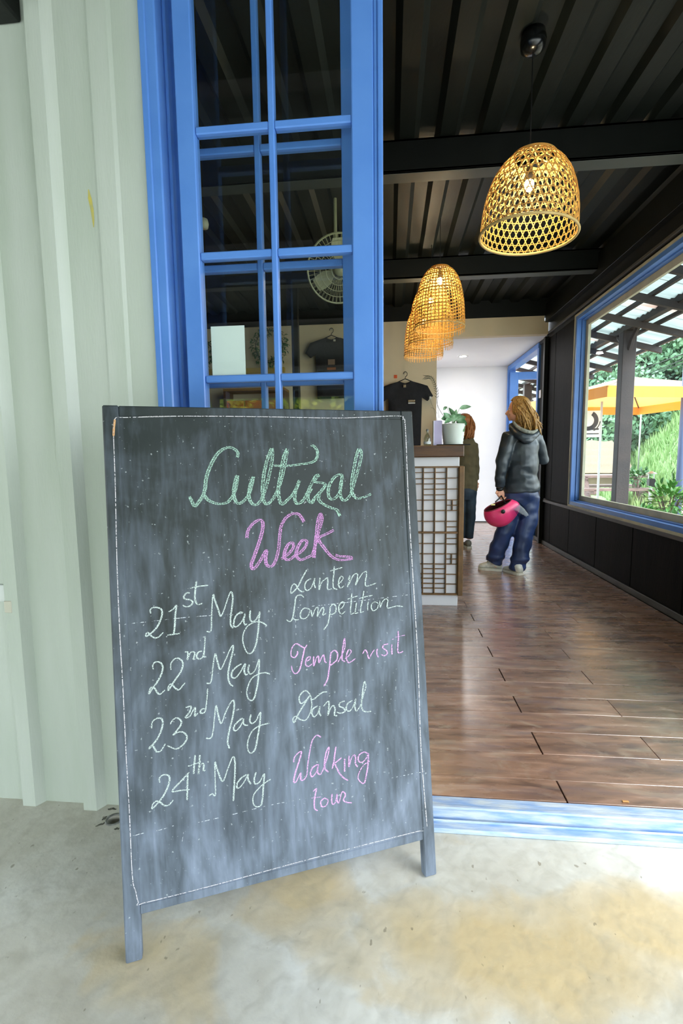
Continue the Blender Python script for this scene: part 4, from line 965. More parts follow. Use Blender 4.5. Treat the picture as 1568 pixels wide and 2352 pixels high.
def face(mb, c, fd, r=1.0):
    """skull, jaw and features, facing fd (horizontal unit vector)"""
    fd = fd.normalized(); sd = Vector((-fd.y, fd.x, 0)); T = Matrix((fd, sd, Vector((0, 0, 1)))).transposed()
    P = lambda a, b, z: c+(fd*a+sd*b)*r+Vector((0, 0, z*r))
    mb.ell(P(-.012, 0, .018), (.096*r, .073*r, .094*r), 20, 14, T)        # cranium
    mb.ell(P(.026, 0, -.030), (.062*r, .056*r, .078*r), 18, 12, T)        # face mass
    mb.ell(P(.066, 0, -.086), (.020*r, .022*r, .017*r), 12, 8, T)         # chin
    mb.tube([P(.084, 0, .006), P(.094, 0, -.014), P(.108, 0, -.034), P(.092, 0, -.042)], [.008*r, .010*r, .0125*r, .011*r], 8)  # nose
    mb.ell(P(.086, 0, -.057), (.012*r, .022*r, .0065*r), 12, 8, T)        # upper lip
    mb.ell(P(.083, 0, -.068), (.012*r, .019*r, .0065*r), 12, 8, T)        # lower lip
    mb.ell(P(.078, .028, .014), (.010*r, .020*r, .006*r), 10, 6, T); mb.ell(P(.078, -.028, .014), (.010*r, .020*r, .006*r), 10, 6, T)  # brows
    mb.ell(P(.062, .034, -.034), (.018*r, .018*r, .018*r), 10, 6, T); mb.ell(P(.062, -.034, -.034), (.018*r, .018*r, .018*r), 10, 6, T)  # cheeks
    for s in (-1, 1): mb.ell(P(-.002, s*.074, -.012), (.016*r, .007*r, .030*r), 10, 6, T)   # ears
    return P
def hand(mb, wrist, knuck, palm_n, curl_to, r=.0075, spread=None, thumb_dir=None):
    """palm plus four curled fingers and a thumb"""
    wrist, knuck = Vector(wrist), Vector(knuck); d = (knuck-wrist).normalized(); pn = Vector(palm_n).normalized(); s = d.cross(pn).normalized()
    mb.tube([wrist-d*.02, wrist+d*.012, (wrist+knuck)*.5, knuck, knuck+d*.006], [(.019, .023), (.017, .025), (.015, .036), (.013, .039), (.010, .036)], 12)
    # pad volume so the tube frame never matters
    for k in range(4):
        b = knuck+s*(.027-.018*k); L_ = (.036, .041, .038, .030)[k]
        p1 = b+d*L_*.9+pn*.006; p2 = p1+(d*.25+pn*.95).normalized()*L_*.72; p3 = p2+(pn*.35-d*.9).normalized()*L_*.5
        mb.tube([b-d*.012, b+d*.004, p1, p2, p3], [r*1.1, r*1.08, r, r*.92, r*.75], 8)
    tb = wrist+d*.018+s*.030
    t1 = tb+(d*.6+s*.75+pn*.35).normalized()*.034; t2 = t1+(d*.7+pn*.7-s*.1).normalized()*.028
    mb.tube([wrist+d*.008+s*.012, tb, t1, t2], [r*1.5, r*1.4, r*1.15, r*.85], 8)
def hair_locks(parent, c, starts, ends, m, n, r=.007, seed=1, wav=.010):
    rr = random.Random(seed); mb = MB()
    for i in range(n):
        u = rr.random(); a = starts(u, rr); e = ends(u, rr); k = 9; pts = []; ph = rr.random()*6
        mid = (a+e)/2; out = (mid-c); out.z = 0
        out = out.normalized()*rr.uniform(.01, .035) if out.length > 1e-4 else Vector()
        for j in range(k):
            t_ = j/(k-1); q = a.lerp(e, t_)+out*math.sin(math.pi*t_)
            q += Vector((math.sin(ph+t_*9), math.cos(ph*1.3+t_*8), 0))*wav*t_; pts.append(q)
        mb.tube(pts, [r*(.8+.4*math.sin(math.pi*j/(k-1)))*(1 if j < k-1 else .3) for j in range(k)], 6)
    return mb
YW = 4.76
Wp = lambda x, y, dy=0: onY(x, y, YW+dy)
wo = thing('person', 'person in a charcoal hooded jacket and navy trousers, face turned left, holding a pink helmet', 'person', (Wp(1165, 1300).x, YW, HF))
FD = Vector((-.94, .34, 0)).normalized(); HC = Wp(1189, 941)
bd = MB(); P_ = face(bd, HC, FD, .98)
bd.tube([Wp(1193, 955), Wp(1196, 972), Wp(1200, 990), Wp(1200, 1004)], [.054, .052, .056, .085], 14)
bd.tube([Wp(1200, 1000), Wp(1199, 1035), Wp(1197, 1085), Wp(1196, 1120), Wp(1196, 1150)], [(.08, .12), (.10, .135), (.09, .12), (.11, .145), (.10, .13)], 18)
LS, LE, LW = Wp(1168, 1006, -.06), Wp(1153, 1062, -.08), Wp(1147, 1122, -.04)
RS, RE, RW_ = Wp(1232, 1009, .08), Wp(1247, 1056, .12), Wp(1236, 1050, .34)
bd.tube([Wp(1190, 1004), LS, LE, LW], [.05, .045, .037, .024], 12)
bd.tube([Wp(1210, 1004), RS, RE, RW_], [.05, .045, .035, .023], 12)
hand(bd, LW, Wp(1150, 1137, -.05), (.35, -.9, 0), None)
hand(bd, RW_, RW_+Vector((-.01, .08, .01)), (-.4, 0, -1), None)
LH, LK, LA = Wp(1181, 1140), Wp(1158, 1222, -.02), Wp(1140, 1290, .05)
RH, RK, RA = Wp(1211, 1140), Wp(1203, 1222, -.04), Wp(1190, 1300, -.07)
bd.tube([LH, LK, LA, Wp(1136, 1302, .05)], [.085, .055, .036, .034], 12); bd.tube([RH, RK, RA, Wp(1188, 1310, -.07)], [.085, .055, .036, .034], 12)
fuse('body', bd, .0065, M['skin'], wo, smooth_it=2)
ey = mat('eye_white', (225, 222, 214), .3); ei = mat('eye_dark', (40, 30, 22), .3)
sdv = Vector((-FD.y, FD.x, 0))
for s in (-1, 1):
    ec = P_(.071, s*.029, 0.0); MB().ell(ec, (.0115, .0115, .0105), 12, 8).emit('eye', ey, wo, smooth=True)
    MB().ell(ec+FD*.008, (.0055, .0055, .0055), 10, 6).emit('iris', ei, wo, smooth=True)
# jacket
def jf(c): return .9*math.sin(c.z*60+c.x*20+2*mnoise.noise(c*6))*max(0, 1-abs((c.z-.98)/.12))*.5+.7*math.sin((c.x*.8-c.z)*32+3*mnoise.noise(c*4))*.35
jk = MB()
jk.tube([Wp(1197, 1130), Wp(1197, 1118), Wp(1197, 1090), Wp(1198, 1050), Wp(1199, 1020), Wp(1200, 1001), Wp(1199, 988), Wp(1198, 979)],
        [(.135, .158), (.14, .166), (.132, .150), (.135, .152), (.12, .152), (.09, .125), (.07, .078), (.066, .068)], 24)
jk.tube([Wp(1192, 1002), LS, Wp(1160, 1034, -.07), LE, Wp(1148, 1095, -.07), Wp(1147, 1119, -.05)], [.07, .071, .066, .060, .052, .042], 16)
jk.tube([Wp(1208, 1004), RS, Wp(1240, 1034, .10), RE, RE.lerp(RW_, .5), RE.lerp(RW_, .95)], [.07, .067, .060, .055, .050, .040], 16)
jo = fuse('jacket', jk, .0085, jm, wo, noise_amp=.009, nfreq=7, smooth_it=3, fold=jf)
# hood hanging at the back
hd = MB()
hd.tube(smoothpts([Wp(1176, 976, -.02), Wp(1180, 990, -.09), Wp(1200, 1003, -.14), Wp(1222, 1003, -.12), Wp(1234, 990, -.02), Wp(1222, 982, .04)], 4), .034, 12)
hd.tube(smoothpts([Wp(1188, 998, -.12), Wp(1206, 1012, -.15), Wp(1224, 1006, -.12)], 4), .030, 12)
ho = fuse('hood', hd, .008, jm, jo, noise_amp=.006, nfreq=12, smooth_it=3)
ln = MB(); ln.tube(smoothpts([Wp(1178, 968, -.075), Wp(1187, 980, -.125), Wp(1203, 989, -.155), Wp(1222, 993, -.145), Wp(1233, 987, -.09)], 5), [.010+.008*math.sin(math.pi*i/20) for i in range(21)], 8)
ln.emit('hood_lining', jl, ho, smooth=True)
cf = MB(); cf.tube([Wp(1147, 1120, -.05), Wp(1147.5, 1126, -.045)], [.034, .031], 16); cf.emit('cuff', M['cord'], jo, smooth=True)
# trousers
def tf_(c): return .8*math.sin(c.z*30+c.x*26+3*mnoise.noise(c*5))*.5+(.8*math.sin(c.z*70) if c.z < .22 else 0)
tr = MB()
tr.tube([Wp(1196, 1108), Wp(1196, 1125), Wp(1196, 1146), Wp(1196, 1160)], [(.115, .135), (.13, .155), (.12, .165), (.09, .14)], 22)
tr.tube([Wp(1180, 1140), Wp(1168, 1190), LK, Wp(1143, 1262, .02), Wp(1133, 1288, .05), Wp(1131, 1293, .05)], [.100, .094, .082, .078, .082, .080], 18)
tr.tube([Wp(1213, 1140), Wp(1211, 1185), RK, Wp(1197, 1265, -.05), Wp(1188, 1303, -.07), Wp(1187, 1311, -.07)], [.102, .100, .090, .082, .076, .074], 18)
fuse('trousers', tr, .0085, tm, wo, noise_amp=.008, nfreq=6, smooth_it=3, fold=tf_)
shoe(wo, onZ(1152, 1311, HF), onZ(1099, 1307, HF), HF, shm, slm, .12, .05)
h2 = onZ(1196, 1322, HF); shoe(wo, h2, h2+Vector((-.10, .21, 0)), HF, shm, slm, .09, .045)
# hair
hb = MB(); 
hb.ell(HC+Vector((.012, -.004, .026)), (.108, .088, .102), 20, 14); hb.ell(Wp(1200, 958, -.01), (.075, .075, .10), 16, 12); hb.ell(Wp(1212, 976, -.03), (.062, .055, .08), 16, 12)
# keep the face clear: carve by skipping vertices in front
hv = MB(); hv.v = hb.v; hv.f = hb.f
ho_ = fuse('hair', hv, .007, hairm, wo, noise_amp=.004, nfreq=22, smooth_it=2)
off = WORLD[wo.name]
for v in ho_.data.vertices:
    c = v.co+off-HC; a = c.dot(FD)
    if a > .035 and c.z < .085: v.co -= FD*(a-.035)*.75
def st(u, r): 
    a = r.uniform(-1.9, 1.9); d = (-FD*math.cos(a)+sdv*math.sin(a)); return HC+d*.088*r.uniform(.9, 1.05)+Vector((0, 0, r.uniform(-.02, .09)))
def en(u, r): return Wp(r.uniform(1196, 1244), r.uniform(975, 1002), r.uniform(-.10, .0))
hair_locks(wo, HC, st, en, hairm, 95, .0075, 5).emit('hair_locks', hairm, wo, smooth=True)
# helmet in her hand
hc = Wp(1146, 1178, -.12)
he = thing('motorcycle_helmet', 'pink open helmet with clear visor hanging from the hand of the hooded person', 'helmet', hc)
ax = Vector((-.42, -.12, .9)).normalized(); ux = Vector((.9, -.1, .42)); ux = (ux-ax*ux.dot(ax)).normalized(); uy = ax.cross(ux)
def shell(r0, t0, name, m, flip=False, ph0=0, ph1=360, ext=1.0):
    v = []; nt, npz = 18, 40
    for i in range(nt+1):
        th_ = math.radians(t0+(180-t0)*i/nt)
        for j in range(npz+1):
            ph = math.radians(ph0+(ph1-ph0)*j/npz)
            rr = r0*(1+.0*ext); e = max(0, math.cos(ph))**3*max(0, math.sin(th_))**2
            d = ux*math.sin(th_)*math.cos(ph)*(1.06+.42*e)+uy*math.sin(th_)*math.sin(ph)*.92+ax*math.cos(th_)*1.0
            v.append(hc+d*rr)
    w = npz+1; f = [(i*w+j, i*w+j+1, (i+1)*w+j+1, (i+1)*w+j) for i in range(nt) for j in range(npz)]
    return emit(name, v, f, m, he, smooth=True)
so = shell(.133, 56, 'shell', pink)
si = shell(.122, 56, 'padding', mat('dark_red_padding', (92, 26, 30), .9, col2=(60, 20, 24), nscale=20))
rim = MB(); th_ = math.radians(56); ring_ = []
for j in range(48):
    ph = 2*math.pi*j/48; e = max(0, math.cos(ph))**3*math.sin(th_)**2
    ring_.append(hc+(ux*math.sin(th_)*math.cos(ph)*(1.06+.42*e)+uy*math.sin(th_)*math.sin(ph)*.92+ax*math.cos(th_))*.128)
rim.tube(ring_, .007, 6, closed=True).emit('edge_trim', mat('dark_helmet_trim', (120, 24, 50), .5), he, smooth=True)
# clear visor, curved sheet on the far lower right
v = []; nt, npz = 12, 18
for i in range(nt+1):
    for j in range(npz+1):
        a = math.radians(-58+116*j/npz); t_ = i/nt
        d = ux*(.18+math.cos(a)*(1.36+.36*t_-.10*t_*t_))+uy*math.sin(a)*(1.08-.1*t_)+ax*(.12-.95*t_)
        v.append(hc+d*.133)
emit('visor', v, [(i*(npz+1)+j, i*(npz+1)+j+1, (i+1)*(npz+1)+j+1, (i+1)*(npz+1)+j) for i in range(nt) for j in range(npz)], visor, he, smooth=True)
MB().lathe([(0, .006), (.018, .005), (.020, 0)], Wp(1155, 1175, -.255), 16, Matrix.Rotation(math.radians(90), 3, 'X')).emit('visor_pivot', M['cord'], he, smooth=True)
lb_ = Wp(1132, 1159, -.20); MB().box(lb_-Vector((.018, .002, .007)), lb_+Vector((.018, .003, .007)), .001, None).emit('sticker', mat('yellow_sticker', (236, 214, 140), .5), he)
st_ = MB(); hk_ = Wp(1151, 1139, -.075)
for q in (Wp(1137, 1153, -.14), Wp(1160, 1156, -.14)): st_.tube(smoothpts([hk_, (hk_+q)/2+Vector((0, -.01, .0)), q], 4), [(.004, .009)]*9, 8)
st_.emit('strap', M['cord'], he, smooth=True)
# ---- second person, half hidden behind the counter
Y2 = 6.02
Qp = lambda x, y, dy=0: onY(x, y, Y2+dy)
fz = onY(1070, 1246, Y2).z
cm = mat('olive_brown_cardigan', (84, 76, 52), .85, col2=(98, 88, 62), nscale=12, bump=.4, bscale=30)
jn = mat('dark_teal_jeans', (30, 44, 58), .7, col2=(40, 58, 72), nscale=10, bump=.3, bscale=30)
hr2 = mat('auburn_hair', (140, 82, 36), .5, col2=(166, 104, 50), nscale=26, stretch=(6, 6, 1), bump=.3, bscale=80)
p2 = thing('person', 'person with auburn hair in a long olive cardigan and jeans behind the counter end', 'person', (Qp(1066, 1240).x, Y2, HF))
FD2 = Vector((-.55, .83, 0)).normalized(); HC2 = Qp(1066, 972)
b2m = MB(); face(b2m, HC2, FD2, .93)
k_ = Y2/F
b2m.tube([Qp(1066, 982), Qp(1066, 1003), Qp(1066, 1014)], [.05, .05, .08], 12)
b2m.tube([Qp(1065, 1010), Qp(1065, 1050), Qp(1065, 1100), Qp(1065, 1130)], [(.08, .12), (.09, .12), (.09, .12), (.09, .12)], 16)
b2m.tube([Qp(1060, 1015), Qp(1042, 1020), Qp(1038, 1068), Qp(1038, 1112)], [.05, .042, .035, .023], 12)
b2m.tube([Qp(1070, 1015), Qp(1088, 1022), Qp(1093, 1068, -.02), Qp(1093, 1106, .04)], [.05, .042, .033, .022], 12)
hand(b2m, Qp(1038, 1112), Qp(1038, 1125), (.4, .9, 0), None, .0068); hand(b2m, Qp(1092, 1107, .04), Qp(1092, 1120, .06), (-.4, .9, 0), None, .0068)
b2m.tube([Qp(1056, 1130), Qp(1055, 1185), Qp(1056, 1238)], [.08, .05, .034], 12); b2m.tube([Qp(1078, 1130), Qp(1080, 1185), Qp(1077, 1238)], [.08, .05, .034], 12)
fuse('body', b2m, .0075, M['skin'], p2, smooth_it=2)
c2m = MB()
c2m.tube([Qp(1066, 1128), Qp(1066, 1112), Qp(1066, 1080), Qp(1066, 1045), Qp(1066, 1022), Qp(1066, 1010), Qp(1066, 1002)], [(.11, .155), (.12, .158), (.105, .140), (.115, .145), (.10, .145), (.08, .115), (.055, .06)], 20)
c2m.tube([Qp(1060, 1016), Qp(1043, 1022), Qp(1039, 1068), Qp(1038, 1108)], [.06, .056, .05, .04], 14)
c2m.tube([Qp(1072, 1016), Qp(1087, 1023), Qp(1092, 1068, -.02), Qp(1092, 1102, .03)], [.06, .056, .048, .038], 14)
fuse('cardigan', c2m, .009, cm, p2, noise_amp=.007, nfreq=8, smooth_it=3)
t2m = MB()
t2m.tube([Qp(1066, 1112), Qp(1066, 1130), Qp(1066, 1148)], [(.11, .135), (.12, .150), (.10, .14)], 18)
t2m.tube([Qp(1056, 1138), Qp(1055, 1185), Qp(1056, 1236)], [.088, .064, .054], 14); t2m.tube([Qp(1077, 1138), Qp(1080, 1185), Qp(1076, 1236)], [.088, .064, .054], 14)
fuse('jeans', t2m, .009, jn, p2, noise_amp=.005, nfreq=8, smooth_it=3)
gs = mat('grey_shoe', (120, 118, 110), .7)
for xx in (1055, 1076):
    h_ = Vector((Qp(xx, 1246).x, Y2-.05, HF)); shoe(p2, h_, h_+Vector((-.03, .22, 0)), HF, gs, slm, .085, .042)
hb2 = MB(); hb2.ell(HC2+Vector((.0, -.012, .02)), (.094, .100, .10), 18, 12); hb2.ell(HC2+Vector((.015, -.04, -.07)), (.085, .06, .10), 16, 12)
h2o = fuse('hair', hb2, .008, hr2, p2, noise_amp=.004, nfreq=22, smooth_it=2)
sd2 = Vector((-FD2.y, FD2.x, 0))
def st2(u, r):
    a = r.uniform(-1.7, 1.7); return HC2+(-FD2*math.cos(a)+sd2*math.sin(a))*.085+Vector((0, 0, r.uniform(-.02, .08)))
def en2(u, r):
    a = r.uniform(-1.5, 1.5); return HC2+(-FD2*math.cos(a)+sd2*math.sin(a))*.10+Vector((0, 0, r.uniform(-.20, -.13)))
hair_locks(p2, HC2, st2, en2, hr2, 70, .008, 9, .006).emit('hair_locks', hr2, p2, smooth=True)
# ------------------------------------------------------------------ outside, beyond the right wall
gmat = mat('pale_gravel_ground', (166, 156, 140), .95, col2=(140, 130, 116), nscale=14, bump=.5, bscale=30)
grass = mat('grass_ground', (124, 142, 98), .95, col2=(150, 164, 120), nscale=5, bump=.4, bscale=20)  # grass paled too, the haze put into its colour
pw = mat('dark_stained_timber', (40, 32, 33), .6, col2=(56, 44, 42), nscale=5, stretch=(1, 1, 1), bump=.2)
gl_ = []
NX, NY = 44, 44
vv = []
def gz(x, y):
    z = -.04
    h = (x-5.9-.25*(y-12))*1.15
    z += max(0, min(h, 4.5))*min(1, max(0, (y-9.5)/2.5))
    return z+.10*mnoise.noise(Vector((x*.5, y*.5, 0)))*(1 if y > 10 else 0)
for j in range(NY+1):
    for i in range(NX+1):
        x = 2.05+(40-2.05)*(i/NX)**1.5; y = -10+60*(j/NY); vv.append((x, y, gz(x, y)-.0))
go = emit('ground_outside', vv, [(j*(NX+1)+i, j*(NX+1)+i+1, (j+1)*(NX+1)+i+1, (j+1)*(NX+1)+i) for j in range(NY) for i in range(NX)], [gmat, grass], mi=[0 if (j < 16) else 1 for j in range(NY) for i in range(NX)], smooth=True); struct(go)
# pergola roof: post, beam, rafters, purlins, clear corrugated sheets
z0 = 3.40; sl0 = .27
rz = lambda x: z0-sl0*x
pg = thing('veranda_canopy', 'dark timber canopy with corrugated translucent sheets outside the large window', 'canopy', (2.76, 6, 0))
XB = 2.76; XE = 3.27; XPn = 2.50
zbm = H+.520*XB; zbt = H+.545*XB
MB().box((XB-.04, 1.0, zbm), (XB+.04, 15, zbt+.02), .004).emit('beam', pw, pg)
YPo = onX(1435, 900, XB).y
for yy_ in (YPo, YPo-3.3, YPo+4.2): bx('post', (XB-.075, yy_-.06, -.04), (XB+.075, yy_+.06, zbm), pw, pg, ch=.006)
for s_ in (-1, 1):
    MB().tube([Vector((XB, YPo+s_*.05, zbm-.22)), Vector((XB, YPo+s_*.12, zbm-.11)), Vector((XB, YPo+s_*.24, zbm-.01))], .03, 6).emit('brace', pw, pg)
ry = [onX(px, 770, XE).y for px in (1516, 1456, 1405)]
gap = (ry[2]-ry[0])/2; base_y = ry[0]; 
ks = range(-int((base_y-1)/gap), 9)
for k in ks:
    y_ = base_y+gap*k; a = 2.04; b = XE+.02
    T = Matrix(((1, 0, 0), (0, 1, 0), (-sl0, 0, 1)))
    MB().box((a, y_-.022, z0-.115), (b, y_+.022, z0-.045), .003, T.to_4x4()).emit('rafter', pw, pg)
for x_ in (2.12, XPn, 2.9, XE-.03):
    MB().box((x_-.02, 1.0, rz(x_)-.045), (x_+.02, 15, rz(x_)-.005), .002).emit('purlin', pw, pg)
sheet = bpy.data.materials.new('translucent_sheet'); sheet.use_nodes = True
N, L = sheet.node_tree.nodes, sheet.node_tree.links; N.remove(N['Principled BSDF'])
df = N.new('ShaderNodeBsdfDiffuse'); tl = N.new('ShaderNodeBsdfTranslucent'); mx = N.new('ShaderNodeMixShader'); mx.inputs[0].default_value = .55
t = N.new('ShaderNodeTexCoord'); sh_c = ramp(nz(1.6, 5, (.5, 3, 1)), [(.35, lin((116, 124, 120))), (.6, lin((162, 168, 162))), (.75, lin((164, 116, 94)))])
L.new(sh_c, df.inputs[0]); L.new(sh_c, tl.inputs[0]); L.new(df.outputs[0], mx.inputs[1]); L.new(tl.outputs[0], mx.inputs[2]); L.new(mx.outputs[0], N['Material Output'].inputs[0])
y_ = 1.0
while y_ < 15:
    v = []; n = 28
    for i in range(n+1):
        yy_ = y_+.80*i/n
        for x_ in (2.03, XE+.06): v.append((x_, yy_, rz(x_)+.008+.009*math.sin(i*math.pi/2)))
    emit('roof_sheet', v, [(2*i, 2*i+1, 2*i+3, 2*i+2) for i in range(n)], sheet, pg, smooth=True); y_ += .77
# parasol
YU = 9.2
ap = onY(1440, 864, YU); rimz = onY(1440, 936, YU).z; 
pa = thing('parasol', 'orange square garden parasol beyond the large window', 'parasol', (ap.x, YU, -.04))
cv = bpy.data.materials.new('overexposed_orange_canvas'); cv.use_nodes = True
N, L = cv.node_tree.nodes, cv.node_tree.links; N.remove(N['Principled BSDF'])
df = N.new('ShaderNodeBsdfDiffuse'); tl = N.new('ShaderNodeBsdfTranslucent'); mx = N.new('ShaderNodeMixShader'); mx.inputs[0].default_value = .4
df.inputs[0].default_value = lin((250, 216, 168)); tl.inputs[0].default_value = lin((248, 160, 60)); L.new(df.outputs[0], mx.inputs[1]); L.new(tl.outputs[0], mx.inputs[2]); L.new(mx.outputs[0], N['Material Output'].inputs[0])  # orange canvas paled to cream, painting in the overexposed daylight on top
hw = 1.42; zr_ = rimz+.16; A_rot = math.radians(14)
cr_ = [Vector((hw*sx_*math.cos(A_rot)-hw*sy_*math.sin(A_rot), hw*sx_*math.sin(A_rot)+hw*sy_*math.cos(A_rot), 0)) for sx_, sy_ in ((-1, -1), (1, -1), (1, 1), (-1, 1))]
for k in range(4):
    a, b = cr_[k], cr_[(k+1) % 4]; v = []; n = 8
    for i in range(n+1):
        t_ = i/n
        for j in range(n+1):
            q = a.lerp(b, j/n)*t_; z = ap.z-(ap.z-zr_)*(t_**.92)+(.04*math.sin(math.pi*j/n)*-t_*math.sin(math.pi*t_)) ; v.append((ap.x+q.x, YU+q.y, z))
    emit('canopy_panel', v, [(i*(n+1)+j, i*(n+1)+j+1, (i+1)*(n+1)+j+1, (i+1)*(n+1)+j) for i in range(n) for j in range(n)], cv, pa, smooth=True)
    v = [(ap.x+q.x*1.002, YU+q.y*1.002, z) for q in (a, b) for z in (zr_, zr_-.16)]
    emit('valance', v, [(0, 1, 3, 2)], mat('orange_valance', (248, 158, 56), .8), pa)
    MB().tube([Vector((ap.x, YU, ap.z-.02)), Vector((ap.x+a.x, YU+a.y, zr_-.015))], .012, 5).emit('rib', pw, pa)
MB().tube([(ap.x, YU, -.04), (ap.x, YU, ap.z+.02)], .024, 10).emit('pole', pw, pa)
MB().lathe([(0, .1), (.05, .1), (.26, .05), (.28, 0)], (ap.x, YU, -.04), 20).emit('base', M['steel'], pa)
# picnic table
tmw = mat('weathered_tan_timber', (118, 100, 98), .8, col2=(146, 126, 120), nscale=8, stretch=(1, 6, 6), bump=.2)
tp = onZ(1395, 1090, .72); tx, ty = tp.x+.1, tp.y
pt = thing('picnic_table', 'weathered timber picnic table outside behind the canopy post', 'picnic table', (tx, ty, -.04))
for i in range(5): bx('board', (tx-1.0, ty-.36+.15*i, .66), (tx+.62, ty-.225+.15*i, .72), tmw, pt, ch=.004)
for s_ in (-1, 1):
    for i in range(2): bx('bench_board', (tx-.95, ty+s_*.72-.13+.135*i, .39), (tx+.9, ty+s_*.72-.005+.135*i, .45), tmw, pt, ch=.004)
for ex in (-.7, .42):
    for s_ in (-1, 1): MB().tube([Vector((tx+ex, ty+s_*.22, .68)), Vector((tx+ex, ty+s_*.62, -.04))], .07, 4).emit('leg', tmw, pt)
    bx('cross_beam', (tx+ex-.03, ty-.85, .33), (tx+ex+.03, ty+.85, .41), tmw, pt, ch=.004); bx('top_batten', (tx+ex-.03, ty-.36, .62), (tx+ex+.03, ty+.37, .68), tmw, pt, ch=.004)
# a second dark table end to its right
t2 = onZ(1450, 1120, .44)
# hut with pale thatched roof
yh = 15.5; e0 = onY(1350, 1086, yh); e1 = onY(1462, 1086, yh); r0 = onY(1330, 1008, yh+1); r1 = onY(1412, 1012, yh+1)
th = mat('pale_thatch', (164, 142, 122), .95, col2=(132, 112, 94), nscale=20, stretch=(6, 6, 1), bump=.8, bscale=30)
hu = thing('thatched_hut', 'low hut with a pale thatched roof beyond the picnic table', 'hut', (e0.x, yh, -.04))
v = []; L0 = Vector((e0.x-2.5, yh, e0.z)); R0 = Vector((e1.x, yh, e1.z)); RL = Vector((e0.x-2, yh+1.2, r0.z)); RR = Vector((r1.x, yh+1.2, r1.z)); B0 = Vector((e1.x, yh+2.6, e1.z)); B1 = Vector((e0.x-2.5, yh+2.6, e0.z))
def patch(a, b, c, d, n=14):
    v = []
    for i in range(n+1):
        for j in range(n+1):
            q = a.lerp(b, j/n).lerp(d.lerp(c, j/n), i/n); q = q+Vector((0, 0, .05*mnoise.noise(q*5)+.03*math.sin(i*2.2))); v.append(q)
    return v, [(i*(n+1)+j, i*(n+1)+j+1, (i+1)*(n+1)+j+1, (i+1)*(n+1)+j) for i in range(n) for j in range(n)]
mb = MB(); mb.add(*patch(L0, R0, RR, RL)); mb.add(*patch(R0, B0, RR, RR)); mb.add(*patch(B0, B1, RL, RR)); mb.emit('thatched_roof', th, hu, smooth=True)
bx('wall', (L0.x+.3, yh+.3, -.3), (R0.x-.3, yh+2.3, e0.z+.05), mat('mud_wall', (150, 130, 110), .95), hu, ch=0)
# sign on a post
sg_a = onY(1322, 944, 8.7); sg_b = onY(1377, 1004, 8.7)
sg = thing('signboard', 'white sign with a dark round emblem hanging outside beside the window jamb', 'sign', (sg_b.x, 8.7, -.04))
bx('panel', (sg_a.x, 8.7, sg_b.z), (sg_b.x, 8.73, sg_a.z), M['paper'], sg)
dk = mat('dark_sign_ink', (50, 54, 56), .7)
cs = onY(1350, 966, 8.695); 
v = []; 
for a in range(25):
    an = math.radians(-140+a*10-40)
    for r_ in (.10, .17): v.append((cs.x+r_*math.cos(an), 8.697, cs.z+r_*math.sin(an)))
emit('emblem_ring', v, [(2*i, 2*i+1, 2*i+3, 2*i+2) for i in range(24)], dk, sg)
v = [(cs.x+r_*math.cos(math.radians(-60+a*8)), 8.697, cs.z+r_*math.sin(math.radians(-60+a*8))) for a in range(8) for r_ in (.19, .205)]
emit('emblem_arc', v, [(2*i, 2*i+1, 2*i+3, 2*i+2) for i in range(7)], dk, sg)
q0 = onY(1354, 983, 8.69); q1 = onY(1375, 986, 8.69); bx('text_band', (sg_a.x+.05, 8.695, q1.z-.01), (q1.x, 8.70, q1.z+.02), dk, sg, ch=0)
q1 = onY(1375, 996, 8.69); bx('text_band', (sg_a.x+.05, 8.695, q1.z-.008), (q1.x, 8.70, q1.z+.008), dk, sg, ch=0)
bx('post', (sg_b.x, 8.70, -.04), (sg_b.x+.03, 8.73, sg_a.z+.15), M['steel'], sg)
# path lantern, poles, wires
lq = onY(1494, 1118, 9.0)
la = thing('path_lantern', 'small black capped lantern on a post beside the grassy slope', 'lantern', (lq.x, 9.0, -.04))
bx('post', (lq.x-.02, 8.98, -.04), (lq.x+.02, 9.02, lq.z), M['steel'], la)
bx('body', (lq.x-.05, 8.95, lq.z), (lq.x+.05, 9.05, lq.z+.14), M['black'], la, ch=.004)
for dx in (-.045, .045): bx('bar', (lq.x+dx-.006, 8.99, lq.z+.14), (lq.x+dx+.006, 9.01, lq.z+.24), M['steel'], la)
MB().lathe([(0, .275), (.02, .27), (.085, .235), (.085, .225), (0, .225)], (lq.x, 9.0, lq.z), 16).emit('cap', M['steel'], la, smooth=True)
for (px, y0_, Y_, r_, lab, m_) in ((1467, 1010, 14, .022, 'slim pale pole standing among the trees beyond the parasol', M['steel']), (1564, 900, 8.0, .05, 'blue grey pole at the right edge beyond the window', mat('blue_grey_pole', (90, 104, 140), .5))):
    b = onY(px, 1040, Y_); tz = onY(px, y0_, Y_).z+1.2; o = MB().tube([(b.x, Y_, gz(b.x, Y_)-.1), (b.x, Y_, tz)], r_, 8).emit('pole', m_, smooth=True); tag(o, lab, 'pole')
for i, ((x0_, y0_), (x1_, y1_)) in enumerate((((1448, 858), (1549, 820)), ((1466, 868), (1568, 826)), ((1480, 866), (1568, 834)))):
    a = onY(x0_, y0_, 19); b = onY(x1_, y1_, 12); d = b-a
    tag(MB().tube([a-d*.6, a, b, b+d*.8], .012, 4).emit('power_cable', M['cord']), ['upper', 'middle', 'lower'][i]+' of the three thin cables crossing the trees above the parasol', 'cable', 'cables above the parasol')
